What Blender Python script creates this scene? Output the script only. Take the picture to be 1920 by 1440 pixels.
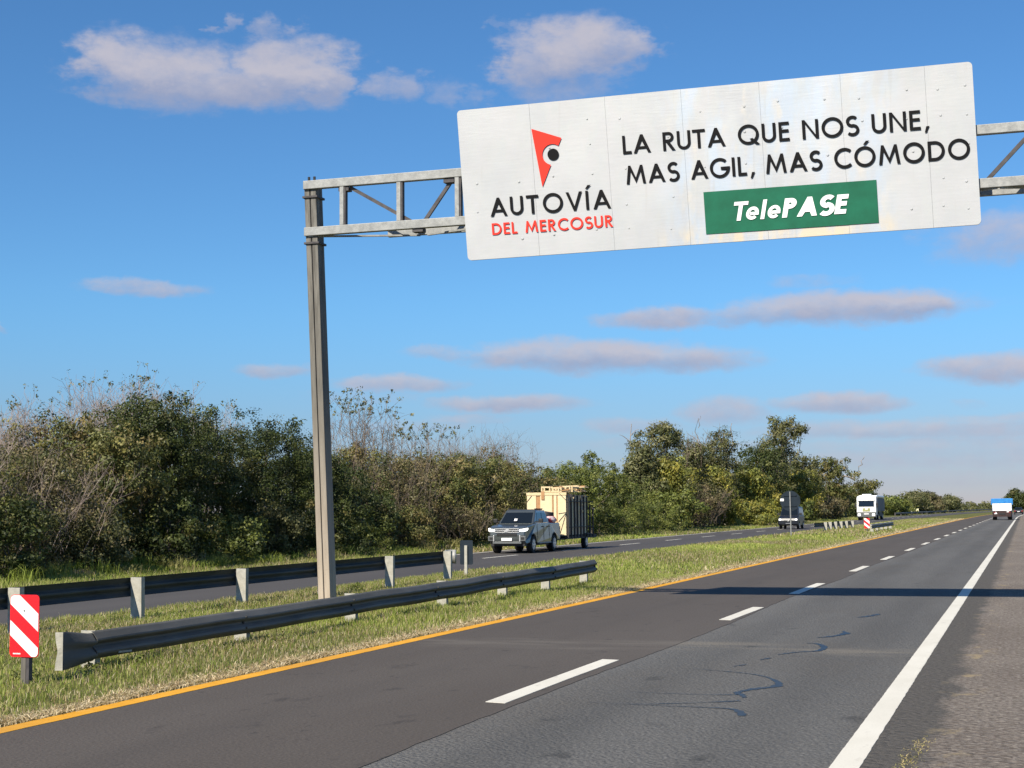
import bpy, bmesh, math, random
import numpy as np
from mathutils import Vector, Matrix, geometry

for o in list(bpy.data.objects):
    bpy.data.objects.remove(o, do_unlink=True)
SC = bpy.context.scene
COL = SC.collection

# ------------------------------------------------------------------ camera
cam_data = bpy.data.cameras.new("camera")
cam = bpy.data.objects.new("camera", cam_data)
COL.objects.link(cam)
SC.camera = cam
cam_data.sensor_width = 36.0
cam_data.lens = 36.0 * 2884.0 / 1920.0
cam_data.clip_start = 0.1
cam_data.clip_end = 6000.0
cam.matrix_world = Matrix(((0.94887274, 0.034004, 0.31382201, 0.0),
                           (0.31553903, -0.07478472, -0.94596108, 0.0),
                           (-0.00869737, 0.99661977, -0.08169077, 1.8),
                           (0, 0, 0, 1)))

# ------------------------------------------------------------------ sun and sky
SUN_TO = Vector((-0.31, -1.13, 1.0)).normalized()      # from the scene towards the sun
SUN_EL = math.asin(SUN_TO.z)
SUN_AZ = math.atan2(SUN_TO.x, SUN_TO.y)
sun_data = bpy.data.lights.new("sun", 'SUN')
sun_data.energy = 5.0
sun_data.angle = math.radians(0.53)
sun_data.color = (1.0, 0.915, 0.77)
sun = bpy.data.objects.new("sun", sun_data)
COL.objects.link(sun)
sun.rotation_euler = (-SUN_TO).to_track_quat('-Z', 'Y').to_euler()

SC.view_settings.view_transform = 'Standard'
SC.view_settings.look = 'None'
SC.view_settings.exposure = 0.5
SC.view_settings.gamma = 1.0
SC.view_settings.use_curve_mapping = False

CLOUDS = [(-32.84, 16.21, 2.17, 0.99, 1), (-30.82, 15.8, 3.51, 1.23, 1), (-28.87, 15.42, 3.92, 0.8, 1), (-26.61, 16.19, 2.48, 1.15, 1), (-25.51, 15.62, 1.65, 0.72, 0.9), (-32.35, 15.25, 1.85, 0.64, 0.8), (-22.5, 15.6, 1.7, 0.5, 0.7), (-27.4, 17.6, 1.2, 0.5, 0.65), (-29.28, 17.7, 0.6, 0.34, 0.6),
          (-15.61, 16.97, 2.81, 1.15, 1), (-17.13, 16.52, 1.97, 1.09, 0.9), (-14.19, 17.03, 1.56, 0.83, 0.85), (-16.43, 15.84, 2.48, 0.99, 0.6), (-20.08, 15.3, 1.4, 0.6, 0.45), (-18.34, 17.67, 0.46, 0.48, 0.35),
          (-31.8, 8.15, 1.91, 0.26, 0.75),  (-36.86, 6.71, 0.28, 0.24, 0.6), (-27.16, 5.14, 1.6, 0.28, 0.8),  (-22.43, 4.71, 2.29, 0.32, 0.85), (-23.92, 4.22, 2.59, 0.28, 0.4),
          (-12.85, 7.03, 2.4, 0.36, 0.95), (-5.92, 7.22, 4.51, 0.54, 1), (-8.82, 7.12, 2.4, 0.4, 0.8), (-3.46, 7.24, 1.9, 0.36, 1), (-7.14, 8.2, 1.81, 0.32, 0.4),
          (-17.54, 5.79, 2.6, 0.52, 0.9), (-14.95, 5.68, 4.0, 0.54, 0.95), (-11.98, 5.55, 2.8, 0.48, 0.9), (-20.54, 5.85, 1.8, 0.24, 0.6), (-18.36, 3.95, 2.99, 0.3, 0.95),  (-19.96, 3.41, 1.99, 0.2, 0.55), 
          (-6.39, 3.74, 2.29, 0.34, 0.95), (-10.35, 3.59, 1.69, 0.52, 0.75), (-13.8, 3.05, 1.99, 0.34, 0.65), (-0.77, 4.89, 2.29, 0.5, 1), (-1.72, 3.68, 0.9, 0.18, 0.4),  (-5.09, 2.8, 4.58, 0.32, 0.75), (-1.21, 2.72, 3.98, 0.36, 0.7),
          (-2.13, 2.22, 4.58, 0.32, 0.6),  (-0.07, 9.57, 3.02, 0.9, 0.72),   (-2.5, 1.75, 6.5, .45, .55), (-8.0, 2.25, 3.5, .22, .45), (-1.0, 3.1, 3.0, .22, .6), (-13.5, 2.4, 3.0, .25, .4), (-22.0, 3.2, 3.0, .22, .45),  (-1.5, 1.0, 6.0, .35, .4),
          (-20.0, 24.0, 5.0, 1.4, 0.9),  (-31.0, 29.0, 5.0, 1.5, 0.8), (-12.0, 40.0, 8.0, 2.5, 0.8), (-26.0, 52.0, 9.0, 3.0, 0.7)]

SKY_STRENGTH = 0.074
CLOUD_LIGHT = (0.395, 0.38, 0.43)
CLOUD_DARK = (0.25, 0.275, 0.38)

def build_world():
    w = bpy.data.worlds.new("World")
    SC.world = w
    w.use_nodes = True
    nt = w.node_tree
    N, L = nt.nodes, nt.links
    N.clear()
    out = N.new("ShaderNodeOutputWorld")
    sky = N.new("ShaderNodeTexSky")
    sky.sky_type = 'NISHITA'
    sky.sun_disc = False
    sky.sun_elevation = SUN_EL
    sky.sun_rotation = SUN_AZ
    sky.altitude = 0.0
    sky.air_density = 1.0
    sky.dust_density = 0.0
    sky.ozone_density = 4.0
    def math_(op, a, b=None, clamp=False):
        n = N.new("ShaderNodeMath"); n.operation = op; n.use_clamp = clamp
        for i, v in enumerate((a, b)):
            if v is None: continue
            if isinstance(v, (int, float)): n.inputs[i].default_value = v
            else: L.new(v, n.inputs[i])
        return n.outputs[0]
    def vmath(op, a, b=None):
        n = N.new("ShaderNodeVectorMath"); n.operation = op
        for i, v in enumerate((a, b)):
            if v is None: continue
            if isinstance(v, tuple): n.inputs[i].default_value = v
            else: L.new(v, n.inputs[i])
        return n
    tc = N.new("ShaderNodeTexCoord")
    sep = N.new("ShaderNodeSeparateXYZ")
    L.new(tc.outputs['Generated'], sep.inputs[0])
    X, Y, Z = sep.outputs
    az = math_('MULTIPLY', math_('ARCTAN2', X, Y), 180 / math.pi)
    hyp = math_('SQRT', math_('ADD', math_('MULTIPLY', X, X), math_('MULTIPLY', Y, Y)))
    el = math_('MULTIPLY', math_('ARCTAN2', Z, hyp), 180 / math.pi)
    # the same cloud field carries on all round the horizon
    azw = math_('SUBTRACT', math_('PINGPONG', math_('ADD', az, 403.0), 45.0), 43.0)
    comb = N.new("ShaderNodeCombineXYZ")
    L.new(azw, comb.inputs[0]); L.new(el, comb.inputs[1])
    q = comb.outputs[0]
    # ragged edges: the cloud plane is warped by two noises
    def noise(scale, detail, rough, sc):
        m = vmath('MULTIPLY', q, sc)
        n = N.new("ShaderNodeTexNoise"); n.noise_dimensions = '2D'
        n.inputs['Scale'].default_value = scale
        n.inputs['Detail'].default_value = detail
        n.inputs['Roughness'].default_value = rough
        L.new(m.outputs[0], n.inputs['Vector'])
        return n
    n1 = noise(0.55, 5.0, 0.6, (0.55, 1.25, 1.0))
    n2 = noise(1.5, 4.0, 0.58, (0.85, 1.25, 1.0))
    w1 = vmath('MULTIPLY', vmath('SUBTRACT', n1.outputs['Color'], (0.5, 0.5, 0.5)).outputs[0], (3.8, 0.95, 0.0))
    w2 = vmath('MULTIPLY', vmath('SUBTRACT', n2.outputs['Color'], (0.5, 0.5, 0.5)).outputs[0], (1.3, 0.42, 0.0))
    # finer warp for the thin low clouds than for the big high ones
    k = N.new("ShaderNodeMapRange"); L.new(el, k.inputs[0])
    k.inputs[1].default_value = 2.0; k.inputs[2].default_value = 16.0; k.inputs[3].default_value = 0.42; k.inputs[4].default_value = 1.15
    wsum = vmath('ADD', w1.outputs[0], w2.outputs[0])
    sc = N.new("ShaderNodeVectorMath"); sc.operation = 'SCALE'
    L.new(wsum.outputs[0], sc.inputs[0]); L.new(k.outputs[0], sc.inputs['Scale'])
    qw = vmath('ADD', q, sc.outputs[0]).outputs[0]
    dens = None; lit = None
    for (a, e, rx, ry, d) in CLOUDS:
        s = vmath('SUBTRACT', qw, (a, e, 0.0))
        m = vmath('MULTIPLY', s.outputs[0], (1 / (rx * (1.1 if e > 10 else 1.3)), 1 / (ry * (1.25 if e > 10 else 1.45)), 0.0))
        ln = vmath('LENGTH', m.outputs[0])
        mr = N.new("ShaderNodeMapRange"); mr.interpolation_type = 'SMOOTHSTEP'
        L.new(ln.outputs['Value'], mr.inputs[0])
        mr.inputs[1].default_value = 1.25; mr.inputs[2].default_value = 0.30
        mr.inputs[3].default_value = 0.0; mr.inputs[4].default_value = d
        dens = mr.outputs[0] if dens is None else math_('MAXIMUM', dens, mr.outputs[0])
        sp = N.new("ShaderNodeSeparateXYZ"); L.new(m.outputs[0], sp.inputs[0])
        up = math_('MULTIPLY', sp.outputs[1], mr.outputs[0])
        lit = up if lit is None else math_('ADD', lit, up)
    n3 = noise(0.95, 7.0, 0.62, (0.8, 1.35, 1.0))
    # billows eat into the soft cloud shapes and leave ragged edges
    val = math_('SUBTRACT', math_('MULTIPLY', dens, 1.18), math_('MULTIPLY', math_('SUBTRACT', 1.0, n3.outputs['Fac']), 0.72))
    fin = N.new("ShaderNodeMapRange"); fin.interpolation_type = 'SMOOTHSTEP'; L.new(val, fin.inputs[0])
    fin.inputs[1].default_value = -0.24; fin.inputs[2].default_value = 1.02; fin.inputs[3].default_value = 0.0; fin.inputs[4].default_value = 0.93
    dens = math_('MULTIPLY', fin.outputs[0], math_('MINIMUM', math_('MULTIPLY', dens, 3.0), 1.0))
    shade = N.new("ShaderNodeMapRange"); L.new(math_('ADD', lit, math_('MULTIPLY', math_('ADD', n3.outputs['Fac'], n2.outputs['Fac']), 0.55)), shade.inputs[0])
    shade.inputs[1].default_value = -0.15; shade.inputs[2].default_value = 1.0
    cc = N.new("ShaderNodeMix"); cc.data_type = 'RGBA'
    L.new(shade.outputs[0], cc.inputs['Factor'])
    cc.inputs['A'].default_value = (*[c / SKY_STRENGTH for c in CLOUD_DARK], 1)
    cc.inputs['B'].default_value = (*[c / SKY_STRENGTH for c in CLOUD_LIGHT], 1)
    hsv = N.new("ShaderNodeMix"); hsv.data_type = 'RGBA'; hsv.blend_type = 'MULTIPLY'
    hsv.inputs['Factor'].default_value = 1.0
    L.new(sky.outputs[0], hsv.inputs['A'])
    # white balance of the sky, with the dull air low down all round the horizon
    low = N.new("ShaderNodeMapRange"); low.interpolation_type = 'SMOOTHSTEP'
    L.new(el, low.inputs[0]); low.inputs[1].default_value = -1.0; low.inputs[2].default_value = 8.5
    tint = N.new("ShaderNodeMix"); tint.data_type = 'RGBA'; L.new(low.outputs[0], tint.inputs['Factor'])
    tint.inputs['A'].default_value = SKY_LOW; tint.inputs['B'].default_value = SKY_TINT
    L.new(tint.outputs['Result'], hsv.inputs['B'])
    mix = N.new("ShaderNodeMix"); mix.data_type = 'RGBA'
    L.new(dens, mix.inputs['Factor'])
    L.new(hsv.outputs['Result'], mix.inputs['A']); L.new(cc.outputs['Result'], mix.inputs['B'])
    bg = N.new("ShaderNodeBackground")
    bg.inputs['Strength'].default_value = SKY_STRENGTH
    L.new(mix.outputs['Result'], bg.inputs[0])
    L.new(bg.outputs[0], out.inputs['Surface'])
    w.cycles.sampling_method = 'MANUAL'
    w.cycles.sample_map_resolution = 512
SKY_LOW = (.46, .47, .70, 1)
SKY_TINT = (.56, .91, 1.17, 1)
build_world()

# ------------------------------------------------------------------ helpers
def tag(o, label=None, cat=None, group=None, kind=None):
    if label: o["label"] = label
    if cat: o["category"] = cat
    if group: o["group"] = group
    if kind: o["kind"] = kind
    return o

def thing(name, label, cat, loc=(0, 0, 0), rz=0.0, group=None):
    o = bpy.data.objects.new(name, None)
    COL.objects.link(o)
    o.empty_display_size = 0.2
    o.location = loc
    o.rotation_euler = (0, 0, rz)
    return tag(o, label, cat, group)

class MB:
    """collects boxes, prisms and tubes; build() links them as one mesh object"""
    def __init__(self):
        self.v, self.f, self.m = [], [], []
    def add(self, verts, faces, mi=0):
        b = len(self.v)
        self.v += [tuple(p) for p in verts]
        self.f += [tuple(b + i for i in f) for f in faces]
        self.m += [mi] * len(faces)
        return self
    def box(self, x0, x1, y0, y1, z0, z1, mi=0):
        return self.add([(x0, y0, z0), (x1, y0, z0), (x1, y1, z0), (x0, y1, z0), (x0, y0, z1), (x1, y0, z1), (x1, y1, z1), (x0, y1, z1)],
                        [(0, 3, 2, 1), (4, 5, 6, 7), (0, 1, 5, 4), (1, 2, 6, 5), (2, 3, 7, 6), (3, 0, 4, 7)], mi)
    def beam(self, a, b, w, h, up=(0, 0, 1), mi=0):
        a, b = Vector(a), Vector(b)
        d = (b - a).normalized(); u = Vector(up)
        if abs(d.dot(u)) > .98: u = Vector((0, 1, 0))
        s = d.cross(u).normalized() * (w / 2); u = s.cross(d).normalized() * (h / 2)
        V = [p + i * s + j * u for p in (a, b) for i, j in ((-1, -1), (1, -1), (1, 1), (-1, 1))]
        return self.add(V, [(0, 1, 2, 3), (7, 6, 5, 4), (0, 4, 5, 1), (1, 5, 6, 2), (2, 6, 7, 3), (3, 7, 4, 0)], mi)
    def tube(self, pts, radii, n=6, mi=0, cap=True):
        pts = [Vector(p) for p in pts]
        if isinstance(radii, (int, float)): radii = [radii] * len(pts)
        V, Fc = [], []
        for i, p in enumerate(pts):
            d = (pts[min(i + 1, len(pts) - 1)] - pts[max(i - 1, 0)]).normalized()
            u = Vector((0, 0, 1)) if abs(d.z) < .9 else Vector((1, 0, 0))
            s = d.cross(u).normalized(); t = s.cross(d).normalized()
            for k in range(n):
                a = 2 * math.pi * k / n
                V.append(p + radii[i] * (math.cos(a) * s + math.sin(a) * t))
        for i in range(len(pts) - 1):
            for k in range(n):
                k2 = (k + 1) % n
                Fc.append((i * n + k, i * n + k2, (i + 1) * n + k2, (i + 1) * n + k))
        if cap:
            Fc.append(tuple(range(n - 1, -1, -1))); Fc.append(tuple(range((len(pts) - 1) * n, len(pts) * n)))
        return self.add(V, Fc, mi)
    def disc_x(self, x, y, z, r, w, n=20, mi=0):
        return self.tube([(x - w / 2, y, z), (x + w / 2, y, z)], r, n, mi)
    def prism_x(self, prof, x0, x1, mi=0):
        """closed (y,z) outline swept along x"""
        n = len(prof)
        V = [(x0, y, z) for y, z in prof] + [(x1, y, z) for y, z in prof]
        F = [tuple(range(n - 1, -1, -1)), tuple(range(n, 2 * n))] + [(i, (i + 1) % n, n + (i + 1) % n, n + i) for i in range(n)]
        return self.add(V, F, mi)
    def strip(self, P, Q, mi=0):
        n = len(P)
        return self.add(list(P) + list(Q), [(i, i + 1, n + i + 1, n + i) for i in range(n - 1)], mi)
    def mesh(self, name, mats, bevel=0.0, smooth=False, seg=2):
        me = bpy.data.meshes.new(name)
        me.from_pydata(self.v, [], self.f)
        for m in (mats if isinstance(mats, (list, tuple)) else [mats]): me.materials.append(m)
        me.polygons.foreach_set("material_index", self.m)
        bm = bmesh.new(); bm.from_mesh(me)
        bmesh.ops.recalc_face_normals(bm, faces=bm.faces)
        if bevel:
            ed = [e for e in bm.edges if len(e.link_faces) == 2 and e.calc_face_angle(0) > 0.5]
            bmesh.ops.bevel(bm, geom=ed, offset=bevel, segments=seg, affect='EDGES', profile=.6, clamp_overlap=True)
        bm.to_mesh(me); bm.free()
        if smooth: me.polygons.foreach_set("use_smooth", [True] * len(me.polygons))
        me.update()
        return me
    def build(self, name, mats, parent=None, bevel=0.0, smooth=False, seg=2, loc=None, rot=None):
        o = bpy.data.objects.new(name, self.mesh(name, mats, bevel, smooth, seg))
        COL.objects.link(o)
        if parent: o.parent = parent
        if loc: o.location = loc
        if rot: o.rotation_euler = rot
        return o

def np_mesh(name, V, F, mat, col=None, parent=None, smooth=False):
    """big meshes straight from arrays; F is (n,3) or (n,4); col is a colour per vertex"""
    me = bpy.data.meshes.new(name)
    V = np.asarray(V, np.float32); F = np.asarray(F, np.int32)
    n, k = F.shape
    me.vertices.add(len(V)); me.vertices.foreach_set("co", V.ravel())
    me.loops.add(n * k); me.loops.foreach_set("vertex_index", F.ravel())
    me.polygons.add(n); me.polygons.foreach_set("loop_start", np.arange(0, n * k, k, dtype=np.int32))
    me.materials.append(mat)
    if smooth: me.polygons.foreach_set("use_smooth", np.ones(n, bool))
    if col is not None:
        a = me.color_attributes.new("tone", 'FLOAT_COLOR', 'POINT')
        c = np.ones((len(V), 4), np.float32); c[:, :3] = col
        a.data.foreach_set("color", c.ravel())
    me.update(calc_edges=True)
    o = bpy.data.objects.new(name, me)
    COL.objects.link(o)
    if parent: o.parent = parent
    return o

def copy_tree(o, parent=None):
    c = o.copy(); COL.objects.link(c)
    if parent: c.parent = parent
    for ch in list(o.children): copy_tree(ch, c)
    return c

def srgb(r, g, b):
    f = lambda c: (c / 255) / 12.92 if c <= 10 else ((c / 255 + .055) / 1.055) ** 2.4
    return (f(r), f(g), f(b))

# ------------------------------------------------------------------ materials
def mat(name, c1, c2=None, scale=6.0, rough=0.6, metal=0.0, bump=0.0, bump_scale=None, detail=5.0, spec=0.5, stretch=(1, 1, 1), lo=.35, hi=.65):
    m = bpy.data.materials.new(name); m.use_nodes = True
    N, L = m.node_tree.nodes, m.node_tree.links
    b = N["Principled BSDF"]
    b.inputs['Roughness'].default_value = rough
    b.inputs['Metallic'].default_value = metal
    b.inputs['Specular IOR Level'].default_value = spec
    b.inputs['Base Color'].default_value = (*c1, 1)
    if c2 is not None or bump:
        tc = N.new("ShaderNodeTexCoord"); mp = N.new("ShaderNodeMapping"); mp.inputs['Scale'].default_value = stretch
        L.new(tc.outputs['Object'], mp.inputs[0])
        n = N.new("ShaderNodeTexNoise"); n.inputs['Scale'].default_value = scale; n.inputs['Detail'].default_value = detail
        n.inputs['Roughness'].default_value = .62
        L.new(mp.outputs[0], n.inputs['Vector'])
        if c2 is not None:
            r = N.new("ShaderNodeValToRGB")
            r.color_ramp.elements[0].position = lo; r.color_ramp.elements[1].position = hi
            r.color_ramp.elements[0].color = (*c1, 1); r.color_ramp.elements[1].color = (*c2, 1)
            L.new(n.outputs['Fac'], r.inputs[0]); L.new(r.outputs[0], b.inputs['Base Color'])
        if bump:
            n2 = N.new("ShaderNodeTexNoise"); n2.inputs['Scale'].default_value = bump_scale or scale * 4; n2.inputs['Detail'].default_value = 4
            L.new(mp.outputs[0], n2.inputs['Vector'])
            bp = N.new("ShaderNodeBump"); bp.inputs['Strength'].default_value = bump; bp.inputs['Distance'].default_value = .02
            L.new(n2.outputs['Fac'], bp.inputs['Height']); L.new(bp.outputs[0], b.inputs['Normal'])
    return m

class Nodes:
    """short hand for building one material's node tree"""
    def __init__(self, name):
        self.m = bpy.data.materials.new(name); self.m.use_nodes = True
        self.N, self.L = self.m.node_tree.nodes, self.m.node_tree.links
        self.b = self.N["Principled BSDF"]
        g = self.N.new("ShaderNodeNewGeometry"); self.pos = g.outputs['Position']
        s = self.N.new("ShaderNodeSeparateXYZ"); self.L.new(self.pos, s.inputs[0]); self.x, self.y, self.z = s.outputs
    def put(self, sock, v):
        if isinstance(v, (int, float)): sock.default_value = v
        elif isinstance(v, tuple): sock.default_value = v if len(v) == 4 else (*v, 1)
        else: self.L.new(v, sock)
    def math(self, op, a, b=0.0, clamp=False):
        n = self.N.new("ShaderNodeMath"); n.operation = op; n.use_clamp = clamp
        self.put(n.inputs[0], a); self.put(n.inputs[1], b); return n.outputs[0]
    def noise(self, scale, detail=4, stretch=(1, 1, 1), rough=.6, offs=(0, 0, 0)):
        mp = self.N.new("ShaderNodeMapping"); mp.inputs['Scale'].default_value = stretch; mp.inputs['Location'].default_value = offs
        self.L.new(self.pos, mp.inputs[0])
        n = self.N.new("ShaderNodeTexNoise"); n.inputs['Scale'].default_value = scale; n.inputs['Detail'].default_value = detail; n.inputs['Roughness'].default_value = rough
        self.L.new(mp.outputs[0], n.inputs['Vector']); return n.outputs['Fac']
    def vor(self, scale, out='Distance', stretch=(1, 1, 1)):
        mp = self.N.new("ShaderNodeMapping"); mp.inputs['Scale'].default_value = stretch; self.L.new(self.pos, mp.inputs[0])
        n = self.N.new("ShaderNodeTexVoronoi"); n.inputs['Scale'].default_value = scale
        self.L.new(mp.outputs[0], n.inputs['Vector']); return n.outputs[out]
    def rng(self, v, a, b, c=0.0, d=1.0, smooth=False):
        n = self.N.new("ShaderNodeMapRange")
        if smooth: n.interpolation_type = 'SMOOTHSTEP'
        self.put(n.inputs[0], v)
        for i, k in enumerate((a, b, c, d)): n.inputs[i + 1].default_value = k
        return n.outputs[0]
    def mix(self, f, a, b, blend='MIX'):
        n = self.N.new("ShaderNodeMix"); n.data_type = 'RGBA'; n.blend_type = blend
        self.put(n.inputs['Factor'], f); self.put(n.inputs['A'], a); self.put(n.inputs['B'], b); return n.outputs['Result']
    def bump(self, h, strength, dist=.01):
        n = self.N.new("ShaderNodeBump"); n.inputs['Strength'].default_value = strength; n.inputs['Distance'].default_value = dist
        self.L.new(h, n.inputs['Height']); self.L.new(n.outputs[0], self.b.inputs['Normal'])
    def done(self, col, rough=.9, spec=.3):
        self.put(self.b.inputs['Base Color'], col); self.put(self.b.inputs['Roughness'], rough)
        self.b.inputs['Specular IOR Level'].default_value = spec
        return self.m

def leaf_material(name, trans=.35, rough=.55):
    m = bpy.data.materials.new(name); m.use_nodes = True
    N, L = m.node_tree.nodes, m.node_tree.links
    b = N["Principled BSDF"]; b.inputs['Roughness'].default_value = rough; b.inputs['Specular IOR Level'].default_value = .35
    a = N.new("ShaderNodeAttribute"); a.attribute_name = "tone"
    L.new(a.outputs['Color'], b.inputs['Base Color'])
    t = N.new("ShaderNodeBsdfTranslucent"); 
    mx = N.new("ShaderNodeMixShader"); mx.inputs[0].default_value = trans
    mul = N.new("ShaderNodeMix"); mul.data_type = 'RGBA'; mul.blend_type = 'MULTIPLY'; mul.inputs['Factor'].default_value = 1
    L.new(a.outputs['Color'], mul.inputs['A']); mul.inputs['B'].default_value = (1.25, 1.25, .7, 1)
    L.new(mul.outputs['Result'], t.inputs[0])
    L.new(b.outputs[0], mx.inputs[1]); L.new(t.outputs[0], mx.inputs[2])
    L.new(mx.outputs[0], N["Material Output"].inputs['Surface'])
    return m

M = {}
M['galv'] = mat('galvanised steel', (0.225, 0.23, 0.225), (0.335, 0.34, 0.33), scale=9, rough=.55, metal=.15, bump=.1)
M['galv_dark'] = mat('weathered and shaded steel', (0.044, 0.04, 0.044), (0.088, 0.08, 0.08), scale=8, rough=.7, metal=.1)  # dark fittings; also stands in for shade on gantry braces and strut sides
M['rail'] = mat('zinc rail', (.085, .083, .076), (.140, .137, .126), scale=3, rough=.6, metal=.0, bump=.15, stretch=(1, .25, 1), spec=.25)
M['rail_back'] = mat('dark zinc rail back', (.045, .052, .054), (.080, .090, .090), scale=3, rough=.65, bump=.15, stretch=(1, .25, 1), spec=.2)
M['railpost'] = mat('pale galvanised post', (.33, .32, .275), (.44, .425, .37), scale=10, rough=.8, bump=.25, spec=.2)
M['white_sheet'] = None
M['black_print'] = mat('black lettering film', (.006, .006, .007), rough=.7, spec=.12)
M['red_print'] = mat('red lettering film', (.74, .040, .025), rough=.7, spec=.15)
M['green_print'] = mat('green film', (.004, .095, .05), (.006, .125, .068), scale=2.5, rough=.6, spec=.2)
M['white_print'] = mat('white lettering film', (.80, .82, .82), rough=.4)
M['bolt'] = mat('dark bolt', (.02, .02, .02), rough=.6)
M['paint_white'] = mat('white road paint', (0.45, 0.435, 0.3825), (0.555, 0.54, 0.4875), scale=5, rough=.75, bump=.25, bump_scale=60)
M['sign_red'] = mat('red reflective film', (.80, .012, .02), rough=.35)
M['sign_white'] = mat('white reflective film', (0.817, 0.817, 0.817), rough=.35)
M['wood_grey'] = mat('grey weathered post', (0.0975, 0.09, 0.07875), (0.165, 0.15, 0.1275), scale=14, rough=.9, stretch=(1, 1, .15))
M['sign_back'] = mat('painted sign back', (.014, .022, .032), (.020, .030, .042), scale=3, rough=.7, spec=.15)
M['rubber'] = mat('tyre rubber', (.012, .012, .013), rough=.85)
M['glass_dark'] = mat('dark car glass', (.008, .011, .014), rough=.08, spec=.6)
M['black_plastic'] = mat('black plastic', (.014, .014, .015), rough=.6)
M['chrome'] = mat('chrome', (.80, .81, .83), rough=.25, metal=.55)
M['alloy'] = mat('alloy wheel', (0.304, 0.312, 0.32), rough=.35, metal=.7)
M['plate'] = mat('white plate', (.85, .85, .85), rough=.4)

def bend(y):
    """the road swings gently to the right far ahead"""
    return 1.05e-4 * max(0.0, y - 230.0) ** 2 if y < 760 else 1.05e-4 * 530 ** 2 + .1113 * (y - 760)
# ------------------------------------------------------------------ ground, median, roads
YS = [-30, -10, 0, 5, 10, 15, 20, 25, 30, 40, 50, 60, 80, 100, 130, 160, 200] + list(range(230, 761, 20)) + [800, 860, 940]

def m_ground():
    k = Nodes('grass ground')
    n1 = k.noise(.35, 5); n2 = k.noise(3.0, 5, (1, .5, 1)); n3 = k.noise(22, 3)
    c = k.mix(k.rng(n1, .35, .65), (.080, .105, .022), (.160, .155, .050))
    c = k.mix(k.rng(n2, .48, .72), c, (.24, .20, .10))
    c = k.mix(k.rng(n3, .4, .7, 0, .55), c, (.03, .04, .012))
    k.bump(n3, .6, .05)
    return k.done(c, .95, .1)
M['ground'] = m_ground()

def slab(P, Q, t):
    """a strip with its long edges turned down"""
    mb = MB()
    low = lambda L: [(x, y, z - t) for x, y, z in L]
    mb.strip(P, Q); mb.strip(low(P), P); mb.strip(Q, low(Q))
    mb.add([P[0], Q[0], low(Q)[0], low(P)[0]], [(0, 1, 2, 3)])
    return mb

def ribbon(name, x0, x1, z, material, ys=YS, kind='structure', parent=None, wav=0.0, seed=1):
    rr = random.Random(seed)
    P = [(x0 + bend(y) + (rr.uniform(-wav, wav) if wav else 0), y, z) for y in ys]
    Q = [(x1 + bend(y), y, z) for y in ys]
    mb = slab(P, Q, .05)
    o = mb.build(name, material, parent)
    for p in o.data.polygons:
        pass
    if kind and not parent: tag(o, kind=kind)
    return o

g = MB()
g.add([(-2600, -600, -.16), (2600, -600, -.16), (2600, 5200, -.16), (-2600, 5200, -.16)], [(0, 1, 2, 3)])
tag(g.build('ground', M['ground']), kind='structure')

rng = np.random.default_rng(7)
def bumps(x, y):
    return (.045 * np.sin(x * 1.7 + y * .31 + 1.3 * np.sin(y * .17)) + .03 * np.sin(y * .83 + x * .6) + .02 * np.sin(x * 4.1 - y * 2.3))
def median_z(x, y):
    """x measured across the median (bend removed): flush with both roads, a shallow dip between"""
    t = np.clip((x + 15.75) / 7.45, 0, 1)
    s = np.sin(np.pi * t)
    return -.02 + s * (.02 + bumps(x, y)) + .0 * y
def verge_z(x, y):
    t = np.clip((-22.45 - x) / 3.0, 0, 1)
    return -.02 + t * (.12 + bumps(x, y))

def sheet(name, x0, x1, nx, ys, zf, material):
    xs = np.linspace(x0, x1, nx)
    X, Y = np.meshgrid(xs, ys)
    Z = zf(X, Y)
    B = np.array([bend(y) for y in ys])[:, None]
    V = np.stack([X + B, Y, Z], -1).reshape(-1, 3)
    ny = len(ys)
    i = np.arange(nx - 1)[None] + np.arange(ny - 1)[:, None] * nx
    F = np.stack([i, i + 1, i + nx + 1, i + nx], -1).reshape(-1, 4)
    return tag(np_mesh(name, V, F, material, smooth=True), kind='structure')
ys_f = np.concatenate([np.arange(-20, 60, .5), np.arange(60, 240, 2.0), np.arange(240, 760, 20), [800, 940]])
sheet('median', -15.75, -8.30, 34, ys_f, median_z, M['ground'])
sheet('verge', -29.5, -22.45, 18, ys_f, verge_z, M['ground'])
sheet('verge', 3.2, 12.0, 8, ys_f[::3], lambda x, y: -.03 + .0 * x, M['ground'])

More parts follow.
